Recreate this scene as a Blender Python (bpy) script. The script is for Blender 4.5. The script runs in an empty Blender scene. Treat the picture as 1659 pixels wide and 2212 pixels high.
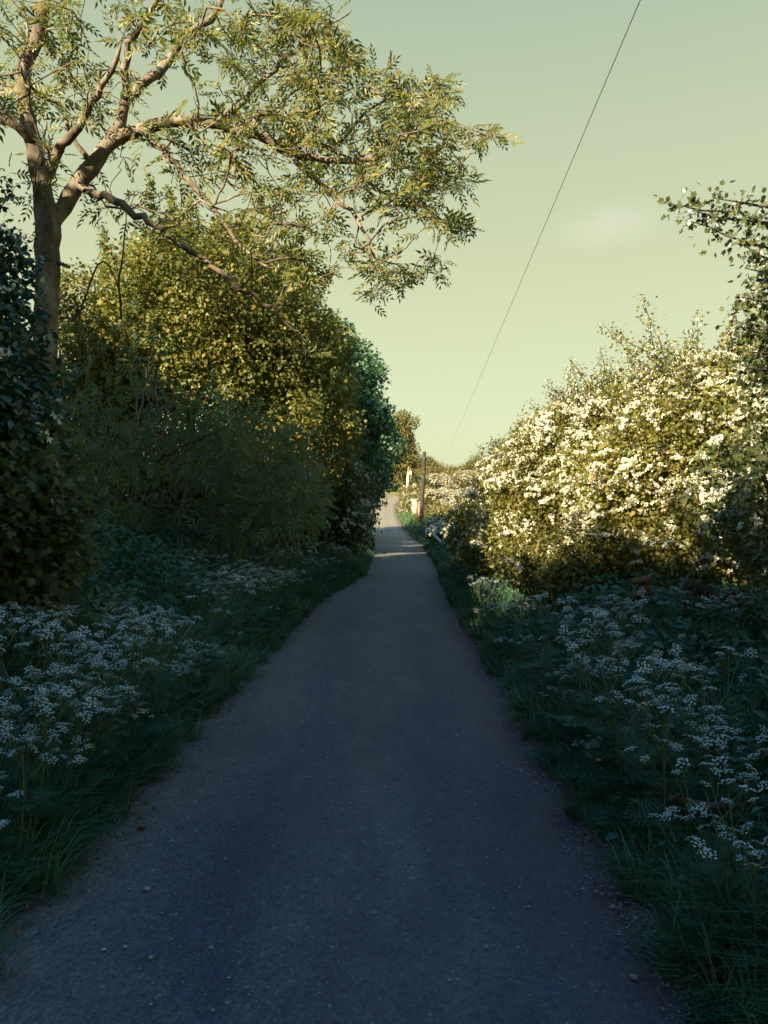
import bpy, math
import numpy as np
rng = np.random.default_rng(11)
C = bpy.context.scene.collection
K = 6.0275e-4                                   # metres per photo unit per metre of distance
CAM_Z = 1.6

def W(xd, yd, d):
    return np.array([(xd - 829.5) * K * d, d, CAM_Z - (yd - 1106.0) * K * d])

# ------------------------------------------------------------------ land profile
_Y = np.array([-60, 0, 17, 26, 36, 45, 54, 60, 70, 85, 105, 128, 160, 200, 260, 900.])
_Z = np.array([0, 0, 0, 0, .0, .12, .46, .86, 1.38, 2.05, 3.05, 4.2, 6.4, 9.6, 11.5, 12.])
_yf = np.linspace(-60, 900, 1921)
_zf = np.interp(_yf, _Y, _Z)
_k = np.exp(-np.linspace(-2, 2, 13) ** 2); _k /= _k.sum()
_zs = np.convolve(np.pad(_zf, 6, mode='edge'), _k, 'valid')
def zr(y): return np.interp(y, _yf, _zs)
_EY = np.array([-60, 0, 2.97, 5.3, 8.2, 11, 14.4, 18.5, 26, 37, 46, 54, 60, 72, 85, 105, 128, 142, 160, 200])
_EL = np.array([-1.5, -1.5, -1.43, -1.40, -1.33, -1.26, -1.10, -.55, -.48, -.55, -.80, -1.0, -1.07, -1.1, -.95, -.3, 1.1, 4.2, 11, 28])
_ER = np.array([1.05, 1.05, 1.05, 1.08, 1.11, 1.16, 1.27, 1.42, 1.7, 1.92, 1.62, 1.42, 1.32, 1.25, 1.38, 2.1, 3.9, 7.4, 14.5, 32])
_es = np.linspace(-60, 200, 1041)
def _sm(v):
    f = np.interp(_es, _EY, v); k = np.ones(9) / 9
    return np.convolve(np.pad(f, 4, mode='edge'), k, 'valid')
_ELs, _ERs = _sm(_EL), _sm(_ER)
def eL(y): return np.interp(y, _es, _ELs)
def eR(y): return np.interp(y, _es, _ERs)
def wob(x, y, s=1.0):
    return (np.sin(x * 1.7 * s + y * .9 * s) + np.sin(x * .6 * s - y * 1.3 * s + 2) + np.sin(x * 2.9 * s + y * 2.3 * s + 1)) / 3
def smst(t):
    t = np.clip(t, 0, 1); return t * t * (3 - 2 * t)
def zg(x, y):
    x = np.asarray(x, float); y = np.asarray(y, float)
    l = eL(y) - x; r = x - eR(y)
    z = zr(y) - .03
    z = z + smst(l / 3.0) * .32 + smst(r / 2.5) * .12
    z = z + np.where((l > .3) | (r > .3), .05 * wob(x, y), 0)
    z = z + smst((r - 1) / 6) * smst((y - 40) / 20) * .5
    return z

# ------------------------------------------------------------------ mesh building
class MB:
    def __init__(s): s.v = []; s.loops = []; s.tot = []; s.n = 0; s.mi = []
    def add(s, V, F, mat=0):
        V = np.asarray(V, np.float64).reshape(-1, 3)
        for f in F if isinstance(F, list) else [F]:
            f = np.asarray(f, np.int64)
            if f.ndim == 1: f = f[None]
            s.loops.append((f + s.n).ravel()); s.tot.append(np.full(len(f), f.shape[1])); s.mi.append(np.full(len(f), mat))
        s.v.append(V); s.n += len(V)
    def inst(s, T, F, pos, ydir, zdir, scale, mat=0):
        """copies of a small template; F = list of index tuples"""
        pos = np.asarray(pos); N = len(pos)
        if N == 0: return
        y = nrm(ydir); x = nrm(np.cross(y, zdir)); z = np.cross(x, y)
        T = np.asarray(T, float)
        sc = np.broadcast_to(np.asarray(scale, float).reshape(-1, 1, 1), (N, 1, 1))
        V = pos[:, None] + sc * (T[None, :, 0:1] * x[:, None] + T[None, :, 1:2] * y[:, None] + T[None, :, 2:3] * z[:, None])
        off = (np.arange(N) * len(T))[:, None]
        by = {}
        for f in F: by.setdefault(len(f), []).append(f)
        fs = [(np.array(a).ravel()[None] + off).reshape(-1, k) for k, a in by.items()]
        s.add(V, fs, mat)
    def tube(s, P, R, sides=5, mat=0, cap=False):
        P = np.asarray(P, float); n = len(P); R = np.broadcast_to(np.asarray(R, float), (n,))
        t = np.gradient(P, axis=0); t = nrm(t)
        ref = np.array([.31, .87, .38]); 
        if abs(np.dot(t.mean(0), ref)) > .9 * np.linalg.norm(t.mean(0)) + 1e-9: ref = np.array([.9, -.2, .38])
        a = nrm(np.cross(t, ref)); b = np.cross(t, a)
        th = np.linspace(0, 2 * np.pi, sides, endpoint=False)
        V = P[:, None] + R[:, None, None] * (np.cos(th)[None, :, None] * a[:, None] + np.sin(th)[None, :, None] * b[:, None])
        i = np.arange(n - 1)[:, None] * sides; j = np.arange(sides)[None]; j2 = (j + 1) % sides
        F = np.stack([i + j, i + j2, i + sides + j2, i + sides + j], -1).reshape(-1, 4)
        fl = [F]
        if cap: fl.append(np.arange(sides)[None] + (n - 1) * sides)
        s.add(V, fl, mat)
    def box(s, c, size, rot=None, mat=0, bev=.0):
        h = np.array(size) / 2
        V = np.array([[a, b, d] for a in (-1, 1) for b in (-1, 1) for d in (-1, 1)]) * h
        if rot is not None: V = V @ np.asarray(rot).T
        s.add(V + np.asarray(c), np.array([[0, 1, 3, 2], [4, 6, 7, 5], [0, 4, 5, 1], [2, 3, 7, 6], [0, 2, 6, 4], [1, 5, 7, 3]]), mat)
    def build(s, name, mats, parent=None, smooth=False, origin=None):
        V = np.concatenate(s.v) if s.v else np.zeros((0, 3))
        o0 = np.array(parent.location) if parent is not None and origin is None else np.zeros(3)
        if origin is not None: o0 = np.asarray(origin, float)
        me = bpy.data.meshes.new(name)
        me.vertices.add(len(V)); me.vertices.foreach_set('co', (V - o0).astype(np.float32).ravel())
        L = np.concatenate(s.loops); T = np.concatenate(s.tot)
        me.loops.add(len(L)); me.loops.foreach_set('vertex_index', L.astype(np.int32))
        me.polygons.add(len(T)); st = np.concatenate([[0], np.cumsum(T)[:-1]])
        me.polygons.foreach_set('loop_start', st.astype(np.int32))
        me.polygons.foreach_set('material_index', np.concatenate(s.mi).astype(np.int32))
        if smooth: me.polygons.foreach_set('use_smooth', np.ones(len(T), bool))
        me.update(calc_edges=True)
        for m in (mats if isinstance(mats, (list, tuple)) else [mats]): me.materials.append(m)
        o = bpy.data.objects.new(name, me); C.objects.link(o)
        if parent is not None: o.parent = parent
        elif origin is not None: o.location = o0
        return o

def nrm(v):
    v = np.asarray(v, float); return v / (np.linalg.norm(v, axis=-1, keepdims=True) + 1e-9)
def tag(o, label=None, cat=None, group=None, kind=None):
    if label: o['label'] = label
    if cat: o['category'] = cat
    if group: o['group'] = group
    if kind: o['kind'] = kind
    return o
def thing(name, label, cat, loc, group=None):
    o = bpy.data.objects.new(name, None); C.objects.link(o); o.location = [float(a) for a in loc]
    o.empty_display_size = .1
    return tag(o, label, cat, group)

# ------------------------------------------------------------------ materials
def nodes(name):
    m = bpy.data.materials.new(name); m.use_nodes = True
    nt = m.node_tree; nt.nodes.clear()
    out = nt.nodes.new('ShaderNodeOutputMaterial')
    def N(t, **kw):
        n = nt.nodes.new(t)
        for k, v in kw.items():
            if k in n.inputs: n.inputs[k].default_value = v
            else: setattr(n, k, v)
        return n
    return m, nt, N, out, (lambda a, b: nt.links.new(a, b))
def c4(c): return (c[0], c[1], c[2], 1)
def mixc(N, lk, fac, a, b, mode='MIX'):
    n = N('ShaderNodeMix', data_type='RGBA', blend_type=mode)
    for s_, v in ((n.inputs[0], fac), (n.inputs[6], a), (n.inputs[7], b)):
        if hasattr(v, 'is_linked') or hasattr(v, 'links'): lk(v, s_)
        elif isinstance(v, (tuple, list)): s_.default_value = c4(v)
        else: s_.default_value = v
    return n.outputs[2]
def noise(N, lk, co, scale, detail=3, rough=.6):
    n = N('ShaderNodeTexNoise', Scale=scale, Detail=detail, Roughness=rough); lk(co, n.inputs['Vector']); return n.outputs['Fac']
def ramp(N, lk, v, stops):
    r = N('ShaderNodeValToRGB'); e = r.color_ramp.elements
    while len(e) < len(stops): e.new(.5)
    for el, (p, c) in zip(e, stops): el.position = p; el.color = c4(c) if isinstance(c, (tuple, list)) else (c, c, c, 1)
    lk(v, r.inputs[0]); return r.outputs[0]

def leaf_mat(name, c1, c2, trans=.35, rough=.45, spec=.35, clump=1.2, tr_tint=(1.05, 1.1, .55), c3=None, f3=.12):
    m, nt, N, out, lk = nodes(name)
    geo = N('ShaderNodeNewGeometry')
    co = geo.outputs['Position']
    col = mixc(N, lk, geo.outputs['Random Per Island'], c1, c2)
    if c3 is not None:
        w = N('ShaderNodeTexWhiteNoise', noise_dimensions='1D'); lk(geo.outputs['Random Per Island'], w.inputs['W'])
        g = N('ShaderNodeMath', operation='LESS_THAN'); lk(w.outputs['Value'], g.inputs[0]); g.inputs[1].default_value = f3
        col = mixc(N, lk, g.outputs[0], col, c3)
    v = ramp(N, lk, noise(N, lk, co, clump, 2), [(.3, .72), (.7, 1.2)])
    col = mixc(N, lk, 1.0, col, v, 'MULTIPLY')
    p = N('ShaderNodeBsdfPrincipled', Roughness=rough); p.inputs['Specular IOR Level'].default_value = spec
    lk(col, p.inputs['Base Color'])
    t = N('ShaderNodeBsdfTranslucent'); lk(mixc(N, lk, 1.0, col, tr_tint, 'MULTIPLY'), t.inputs['Color'])
    ms = N('ShaderNodeMixShader'); ms.inputs[0].default_value = trans
    lk(p.outputs[0], ms.inputs[1]); lk(t.outputs[0], ms.inputs[2]); lk(ms.outputs[0], out.inputs[0])
    return m
def plain_mat(name, c1, c2, scale=6, rough=.8, stretch=(1, 1, 1), bump=.3, spec=.2, c3=None):
    m, nt, N, out, lk = nodes(name)
    tc = N('ShaderNodeTexCoord'); mp = N('ShaderNodeMapping'); lk(tc.outputs['Object'], mp.inputs[0]); mp.inputs['Scale'].default_value = stretch
    f = noise(N, lk, mp.outputs[0], scale, 5, .65)
    st = [(.32, c1), (.68, c2)] if c3 is None else [(.3, c1), (.55, c2), (.66, c3)]
    col = ramp(N, lk, f, st)
    p = N('ShaderNodeBsdfPrincipled', Roughness=rough); p.inputs['Specular IOR Level'].default_value = spec
    lk(col, p.inputs['Base Color'])
    if bump:
        b = N('ShaderNodeBump', Strength=bump, Distance=.02); lk(noise(N, lk, mp.outputs[0], scale * 4, 4), b.inputs['Height']); lk(b.outputs[0], p.inputs['Normal'])
    lk(p.outputs[0], out.inputs[0]); return m

M = {}
M['ash_leaf'] = leaf_mat('ash_leaf', (.19, .19, .04), (.09, .125, .055), .45, .42, .45, 1.0, c3=(.25, .19, .03), f3=.12)
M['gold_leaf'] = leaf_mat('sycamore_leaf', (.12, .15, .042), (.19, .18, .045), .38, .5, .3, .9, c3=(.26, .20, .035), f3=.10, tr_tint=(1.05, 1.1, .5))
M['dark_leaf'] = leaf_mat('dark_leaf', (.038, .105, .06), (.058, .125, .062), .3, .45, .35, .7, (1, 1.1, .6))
M['thicket_leaf'] = leaf_mat('thicket_leaf', (.15, .20, .085), (.10, .17, .10), .5, .4, .4, .9, tr_tint=(1, 1.08, .8), c3=(.15, .14, .03), f3=.15)
M['olive_leaf'] = leaf_mat('olive_leaf', (.11, .12, .045), (.06, .095, .05), .4, .5, .3, 1.4)
M['teal_leaf'] = leaf_mat('teal_leaf', (.03, .065, .045), (.04, .085, .05), .3, .35, .5, 1.4, (1, 1.1, .6))
M['haw_leaf'] = leaf_mat('hawthorn_leaf', (.12, .14, .03), (.18, .16, .035), .38, .5, .3, 1.1, c3=(.16, .11, .03), f3=.15)
M['haw_dark_leaf'] = leaf_mat('hawthorn_dark_leaf', (.07, .10, .04), (.11, .12, .038), .35, .45, .35, 1.3)
M['far_leaf'] = leaf_mat('far_leaf', (.13, .13, .05), (.18, .155, .055), .3, .6, .2, .25)
M['herb_leaf'] = leaf_mat('herb_leaf', (.035, .10, .062), (.055, .13, .07), .35, .45, .35, 1.6, (1, 1.1, .7), c3=(.09, .07, .02), f3=.05)
M['lit_leaf'] = leaf_mat('bramble_leaf', (.10, .11, .03), (.17, .15, .04), .36, .5, .3, 1.6)
M['fern_leaf'] = leaf_mat('parsley_leaf', (.035, .10, .06), (.052, .13, .07), .35, .5, .3, 1.6, (1, 1.1, .7))
M['grass'] = leaf_mat('grass_blade', (.055, .135, .072), (.10, .18, .08), .35, .32, .5, 1.1, (1, 1.1, .7), c3=(.13, .11, .05), f3=.04)
M['petal'] = leaf_mat('white_blossom', (.74, .73, .62), (.56, .57, .48), .3, .6, .2, 2.0, (1, 1, .95))
M['umbel'] = leaf_mat('umbel_white', (.60, .63, .60), (.42, .48, .46), .25, .6, .2, 2.0, (1, 1, .95))
M['far_petal'] = leaf_mat('far_blossom', (.50, .48, .38), (.32, .31, .24), .3, .6, .2, .5, (1, 1, .9))
M['stem'] = plain_mat('green_stem', (.05, .09, .04), (.09, .12, .06), 20, .6, bump=0)
M['bark'] = plain_mat('grey_bark', (.045, .034, .025), (.16, .125, .095), 7, .9, (1, 1, .4), .9, c3=(.25, .225, .19))
M['dark_bark'] = plain_mat('dark_bark', (.035, .032, .03), (.10, .09, .08), 8, .9, (1, 1, .4), .5)
M['pale_bark'] = plain_mat('pale_bark', (.12, .13, .13), (.24, .23, .21), 8, .85, (1, 1, .4), .3)
M['pole'] = plain_mat('shaded_pole_wood', (.022, .025, .024), (.05, .05, .042), 3, .8, (6, 6, .6), .3)  # near pole's shade put into a darker wood colour
M['pale_pole'] = plain_mat('pale_pole_wood', (.5, .42, .33), (.68, .6, .48), 3, .8, (6, 6, .6), .2)
M['wire'] = plain_mat('wire_sheath', (.02, .03, .035), (.03, .04, .045), 5, .5, bump=0)
M['sunlit_board'] = plain_mat('sunlit_board', (.12, .055, .024), (.20, .09, .035), 5, .8, (1, 1, 8), .4)  # rail ends: sunlight put into a brighter, more orange board colour
M['board'] = plain_mat('weathered_board', (.035, .022, .015), (.10, .055, .03), 5, .8, (1, 1, 8), .4)
M['stone'] = plain_mat('pebble', (.12, .12, .125), (.30, .29, .28), 14, .8, bump=.3)
M['deadstem'] = plain_mat('dead_stem', (.045, .036, .032), (.09, .07, .055), 14, .8, bump=.2)
M['greenstem'] = plain_mat('cut_stem', (.30, .40, .14), (.40, .45, .2), 14, .6, bump=0)
M['cream'] = plain_mat('cream_render', (.33, .30, .22), (.42, .38, .29), 4, .8, bump=.1)
M['cap'] = plain_mat('cap_stone', (.10, .10, .11), (.2, .19, .18), 8, .8)
M['orange'] = leaf_mat('orange_petal', (.8, .28, .01), (.7, .2, .01), .2, .5, .2)
M['purple'] = leaf_mat('purple_petal', (.2, .12, .3), (.28, .18, .4), .2, .5, .2)
M['litter'] = leaf_mat('fallen_petal', (.42, .28, .30), (.16, .075, .08), .1, .8, .1, 3, (1, 1, 1))
M['dead_leaf'] = leaf_mat('dead_leaf', (.09, .06, .035), (.16, .11, .06), .1, .8, .1, 3, (1, 1, 1))
M['dock_leaf'] = leaf_mat('burdock_leaf', (.055, .085, .06), (.07, .10, .07), .25, .4, .5, 3, (1, 1.1, .7))

def brick_mat():
    m, nt, N, out, lk = nodes('red_brick')
    tc = N('ShaderNodeTexCoord')
    b = N('ShaderNodeTexBrick', Scale=1.0); b.inputs['Color1'].default_value = (.30, .085, .045, 1); b.inputs['Color2'].default_value = (.22, .07, .045, 1)
    b.inputs['Mortar'].default_value = (.3, .27, .22, 1); b.inputs['Brick Width'].default_value = .225; b.inputs['Row Height'].default_value = .075; b.inputs['Mortar Size'].default_value = .01
    mp = N('ShaderNodeMapping'); mp.inputs['Rotation'].default_value = (math.pi / 2, 0, 0)
    lk(tc.outputs['Object'], mp.inputs[0]); lk(mp.outputs[0], b.inputs[0])
    p = N('ShaderNodeBsdfPrincipled', Roughness=.85); lk(b.outputs[0], p.inputs['Base Color']); lk(p.outputs[0], out.inputs[0]); return m
M['brick'] = brick_mat()

def road_mat():
    m, nt, N, out, lk = nodes('lane_asphalt')
    geo = N('ShaderNodeNewGeometry'); co = geo.outputs['Position']
    uv = N('ShaderNodeUVMap', uv_map='across'); sp = N('ShaderNodeSeparateXYZ'); lk(uv.outputs[0], sp.inputs[0]); u = sp.outputs[0]
    mp = N('ShaderNodeMapping'); mp.inputs['Scale'].default_value = (1, .25, 1); lk(co, mp.inputs[0])
    big = noise(N, lk, mp.outputs[0], 1.6, 4, .65)
    mid = noise(N, lk, co, 6, 4, .65)
    vor = N('ShaderNodeTexVoronoi', Scale=48.0); lk(co, vor.inputs['Vector'])
    vor2 = N('ShaderNodeTexVoronoi', Scale=120.0); lk(co, vor2.inputs['Vector'])
    base = ramp(N, lk, big, [(.34, (.035, .036, .054)), (.5, (.053, .053, .067)), (.64, (.094, .086, .088))])
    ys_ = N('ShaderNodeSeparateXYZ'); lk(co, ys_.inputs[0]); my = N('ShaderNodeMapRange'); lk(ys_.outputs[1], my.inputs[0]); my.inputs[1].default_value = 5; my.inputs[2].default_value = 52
    base = mixc(N, lk, my.outputs[0], base, (.24, .22, .185))  # far lane paler: dust, plus grazing sky sheen put into the colour
    # dusty margins, worn wheel lines and a darker crown of chippings
    edge = ramp(N, lk, u, [(0, 1.0), (.11, .9), (.22, .4), (.33, .0), (.5, .42), (.67, .0), (.8, .12), (.9, .4), (1, .55)])
    md = ramp(N, lk, mid, [(.3, .25), (.7, 1.0)])
    f = N('ShaderNodeMath', operation='MULTIPLY'); lk(edge, f.inputs[0]); lk(md, f.inputs[1])
    col = mixc(N, lk, f.outputs[0], base, (.135, .112, .098))
    redc = ramp(N, lk, u, [(0, 0.0), (.76, 0.0), (.88, .85), (1, 1.0)])
    f2 = N('ShaderNodeMath', operation='MULTIPLY'); lk(redc, f2.inputs[0]); lk(md, f2.inputs[1])
    col = mixc(N, lk, f2.outputs[0], col, (.088, .046, .052))
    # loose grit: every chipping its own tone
    gr = ramp(N, lk, vor.outputs['Color'], [(0.0, .55), (.5, .92), (.88, 1.12), (.95, 1.7), (1, 2.4)])
    col = mixc(N, lk, .8, col, gr, 'MULTIPLY')
    gr2 = ramp(N, lk, vor2.outputs['Color'], [(0.0, .6), (.6, 1.0), (1, 1.5)])
    col = mixc(N, lk, .7, col, gr2, 'MULTIPLY')
    p = N('ShaderNodeBsdfPrincipled', Roughness=.78); p.inputs['Specular IOR Level'].default_value = .35
    lk(col, p.inputs['Base Color'])
    h = N('ShaderNodeMath', operation='MULTIPLY_ADD'); lk(vor.outputs['Distance'], h.inputs[0]); h.inputs[1].default_value = -.5; lk(mid, h.inputs[2])
    b = N('ShaderNodeBump', Strength=.75, Distance=.018); lk(h.outputs[0], b.inputs['Height']); lk(b.outputs[0], p.inputs['Normal'])
    lk(p.outputs[0], out.inputs[0]); return m
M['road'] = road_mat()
def ground_mat():
    m, nt, N, out, lk = nodes('verge_soil')
    geo = N('ShaderNodeNewGeometry'); co = geo.outputs['Position']
    col = ramp(N, lk, noise(N, lk, co, 5, 5, .7), [(.3, (.022, .02, .014)), (.55, (.045, .04, .022)), (.72, (.05, .06, .025))])
    sp = N('ShaderNodeSeparateXYZ'); lk(co, sp.inputs[0])
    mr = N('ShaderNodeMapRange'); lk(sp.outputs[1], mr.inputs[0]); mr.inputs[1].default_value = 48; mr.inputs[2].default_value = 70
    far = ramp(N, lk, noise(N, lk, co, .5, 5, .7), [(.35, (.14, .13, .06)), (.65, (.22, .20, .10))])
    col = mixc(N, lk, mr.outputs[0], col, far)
    p = N('ShaderNodeBsdfPrincipled', Roughness=.95); lk(col, p.inputs['Base Color'])
    b = N('ShaderNodeBump', Strength=.6, Distance=.03); lk(noise(N, lk, co, 40, 4), b.inputs['Height']); lk(b.outputs[0], p.inputs['Normal'])
    lk(p.outputs[0], out.inputs[0]); return m
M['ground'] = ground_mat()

# ------------------------------------------------------------------ leaf shapes (x across, y along, z up)
SIMPLE = ([(0, 0, 0), (.26, .45, .07), (0, 1, -.1), (-.26, .45, .07)], [(0, 1, 2), (0, 2, 3)])
OVATE = ([(0, 0, 0), (.26, .25, .05), (.30, .6, .04), (0, 1, -.12), (-.30, .6, .04), (-.26, .25, .05), (0, .5, -.02)],
         [(0, 1, 2, 6), (6, 2, 3), (0, 6, 4, 5), (6, 3, 4)])
def lobed():
    r = [(0, 0), (.12, .12), (.42, .2), (.3, .38), (.52, .62), (.2, .66), (0, 1), (-.2, .66), (-.52, .62), (-.3, .38), (-.42, .2), (-.12, .12)]
    V = [(x, y, .12 * abs(x) - .1 * y * y) for x, y in r]
    return V, [(0, 1, 2, 3), (0, 3, 4, 5), (0, 5, 6), (0, 6, 7), (0, 7, 8, 9), (0, 9, 10, 11)]
LOBED = lobed()
def compound(pairs=4, L=.40, wd=.30, droop=.35, ang=52):
    V, F = [], []
    def leaflet(bx, by, bz, ang_, l):
        a = math.radians(ang_); dx, dy = math.sin(a), math.cos(a); px, py = dy, -dx
        n = len(V)
        for (s_, t, q) in ((0, 0, 0), (wd * .5, .45, .03), (0, 1, -.28), (-wd * .5, .45, .03)):
            V.append((bx + l * (dx * t + px * s_), by + l * (dy * t + py * s_), bz + l * q))
        F.extend([(n, n + 1, n + 2), (n, n + 2, n + 3)])
    for i in range(pairs):
        y = .28 + .66 * i / (pairs - .3); z = -droop * y * y
        l = L * (1 - .22 * abs(i - pairs * .45) / pairs)
        leaflet(0, y, z, ang - 5 * i, l); leaflet(0, y, z, -ang + 5 * i, l)
    leaflet(0, .96, -droop * .92, 0, L * .95)
    n = len(V)                                            # rachis
    V.extend([(.012, 0, 0), (-.012, 0, 0), (.008, 1, -droop), (-.008, 1, -droop)]); F.append((n, n + 1, n + 3, n + 2))
    return V, F
COMPOUND = compound(3, .46, .36, .45, 50)
FINE = compound(5, .30, .30, .3, 58)
def blossom(n=8, r=.30, seed=3):
    g = np.random.default_rng(seed); V, F = [], []
    for i in range(n):
        a = i * 2.4; q = math.sqrt((i + .4) / n); cx, cy = .75 * q * math.cos(a), .75 * q * math.sin(a); cz = .45 * (1 - q * q) + g.normal(0, .06)
        t = g.normal(0, .35, 2) + np.array([cx, cy]) * .7
        n0 = len(V)
        for k in range(5):
            b = k * 1.2566 + g.random(); px, py = r * math.cos(b), r * math.sin(b)
            V.append((cx + px, cy + py, cz - (px * t[0] + py * t[1])))
        F.append(tuple(range(n0, n0 + 5)))
    V = np.array(V)[:, [0, 2, 1]] * np.array([1, 1, -1]) if False else np.array(V)
    return [tuple(v) for v in V], F
BLOSSOM = blossom(8, .30); BLOSSOM_FAR = blossom(4, .48)

def fronds(npin=7, nul=5):
    V, F = [], []
    def rh(p, d, l, w, dz):
        d = np.array(d) / np.linalg.norm(d); q = np.array([d[1], -d[0], 0]); n = len(V); p = np.array(p)
        d3 = np.array([d[0], d[1], 0])
        V.extend([tuple(p), tuple(p + d3 * l * .45 + q * w), tuple(p + d3 * l + np.array([0, 0, dz])), tuple(p + d3 * l * .45 - q * w)]); F.append((n, n + 1, n + 2, n + 3))
    for i in range(npin):
        t = i / (npin - 1); y = .3 + .68 * t; z = -.35 * y * y; L = .42 * (1 - t) ** .8 + .05
        for sg in (-1, 1):
            d = np.array([sg * .85, .55, 0]); d /= np.linalg.norm(d)
            for j in range(nul):
                s_ = (j + .6) / nul; p = np.array([0, y, z]) + d * L * s_ + np.array([0, 0, -.12 * L * s_ * s_])
                l = L * .42 * (1 - .65 * s_)
                for s2 in (-1, 1):
                    q = np.array([d[0] * .5 - d[1] * s2 * .8, d[1] * .5 + d[0] * s2 * .8, 0])
                    rh(p, q, l, l * .2, -.03)
            rh(np.array([0, y, z]) + d * L, d, .09, .02, -.02)
    n = len(V); V.extend([(.01, 0, 0), (-.01, 0, 0), (.006, .5, -.09), (-.006, .5, -.09), (0, 1, -.35)]); F.extend([(n, n + 1, n + 3, n + 2), (n + 2, n + 3, n + 4)])
    return V, F
FROND = fronds()

# ------------------------------------------------------------------ branching
class Skel:
    def __init__(s): s.p = []; s.par = []; s.dr = []; s.chains = []; s.fixed = {}
    def limb(s, pts, r0, r1, attach=None, step=.25, jit=.03):
        """a drawn limb: smooth curve through pts, radii from r0 to r1"""
        pts = np.asarray(pts, float)
        seg = np.linalg.norm(np.diff(pts, axis=0), axis=1); t = np.concatenate([[0], np.cumsum(seg)])
        n = max(3, int(t[-1] / step)); tt = np.linspace(0, t[-1], n + 1)
        P = np.stack([np.interp(tt, t, pts[:, k]) for k in range(3)], 1)
        for _ in range(2): P[1:-1] = (P[:-2] + 2 * P[1:-1] + P[2:]) / 4
        P[1:-1] += rng.normal(0, jit, (len(P) - 2, 3))
        idx = []
        if attach is None and s.p:
            attach = int(np.argmin(np.linalg.norm(np.array(s.p) - P[0], axis=1)))
        prev = -1 if attach is None else attach
        for k, q in enumerate(P):
            d = (s.dr[prev] if prev >= 0 else 0) + (np.linalg.norm(q - s.p[prev]) if prev >= 0 else 0)
            s.p.append(q); s.par.append(prev); s.dr.append(d); prev = len(s.p) - 1; idx.append(prev)
            s.fixed[prev] = (r0 + (r1 - r0) * k / n) * (1 + .05 * math.sin(k * 1.9 + r0 * 300) + rng.normal(0, .04))
        s.chains.append(idx); return idx
    def grow(s, targets, seg=.22, jit=.04, alpha=.25, sag=.12, order=None):
        targets = np.asarray(targets, float)
        A = np.zeros((len(s.p) + len(targets) * 14, 3)); n = len(s.p); A[:n] = s.p
        D = np.zeros(len(A)); D[:n] = s.dr
        d0 = np.array([np.min(np.linalg.norm(A[:n] - t, axis=1)) for t in targets])
        tips = []
        for ti in np.argsort(d0):
            t = targets[ti]
            dd = np.linalg.norm(A[:n] - t, axis=1)
            a = int(np.argmin(dd + alpha * D[:n])); L = dd[a]
            m = int(np.clip(round(L / seg), 2, 9))
            par = s.par[a]; dv = nrm(s.p[a] - s.p[par]) if par >= 0 else np.array([0, 0, 1.])
            c = s.p[a] + dv * L * .35 + rng.normal(0, .12, 3) * L + np.array([0, 0, sag * L])
            tt = np.linspace(0, 1, m + 1)[1:, None]
            P = (1 - tt) ** 2 * s.p[a] + 2 * tt * (1 - tt) * c + tt ** 2 * t
            P[:-1] += rng.normal(0, jit, (m - 1, 3)) * min(1, L)
            idx = [a]; prev = a
            for q in P:
                A[n] = q; D[n] = D[prev] + np.linalg.norm(q - A[prev])
                s.p.append(q); s.par.append(prev); s.dr.append(D[n]); idx.append(n); prev = n; n += 1
                if n >= len(A): A = np.concatenate([A, np.zeros_like(A)]); D = np.concatenate([D, np.zeros_like(D)])
            s.chains.append(idx); tips.append(prev)
        return tips
    def radii(s, r_tip, expo=.5, rmax=9):
        cnt = np.zeros(len(s.p)); ch = np.zeros(len(s.p), int)
        for i in range(len(s.p)):
            if s.par[i] >= 0: ch[s.par[i]] += 1
        for i in range(len(s.p) - 1, -1, -1):
            if ch[i] == 0: cnt[i] = 1
            if s.par[i] >= 0: cnt[s.par[i]] += cnt[i]
        r = np.minimum(r_tip * cnt ** expo, rmax)
        for i, v in s.fixed.items(): r[i] = v
        return r
    def mesh(s, r, chains=None, mb=None, sides=(4, 6, 10)):
        mb = mb or MB(); P = np.array(s.p)
        for c in (s.chains if chains is None else chains):
            rr = r[c].copy()
            if len(c) > 1 and c[0] not in s.fixed or c[0] in s.fixed and c[1] not in s.fixed: rr[0] = rr[1] * 1.15
            rr = np.minimum.accumulate(rr) if c[0] not in s.fixed else rr
            rm = rr.max(); sd = sides[0] if rm < .012 else sides[1] if rm < .04 else sides[2]
            rr[-1] *= .6
            mb.tube(P[c], rr, sd)
        return mb

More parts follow.
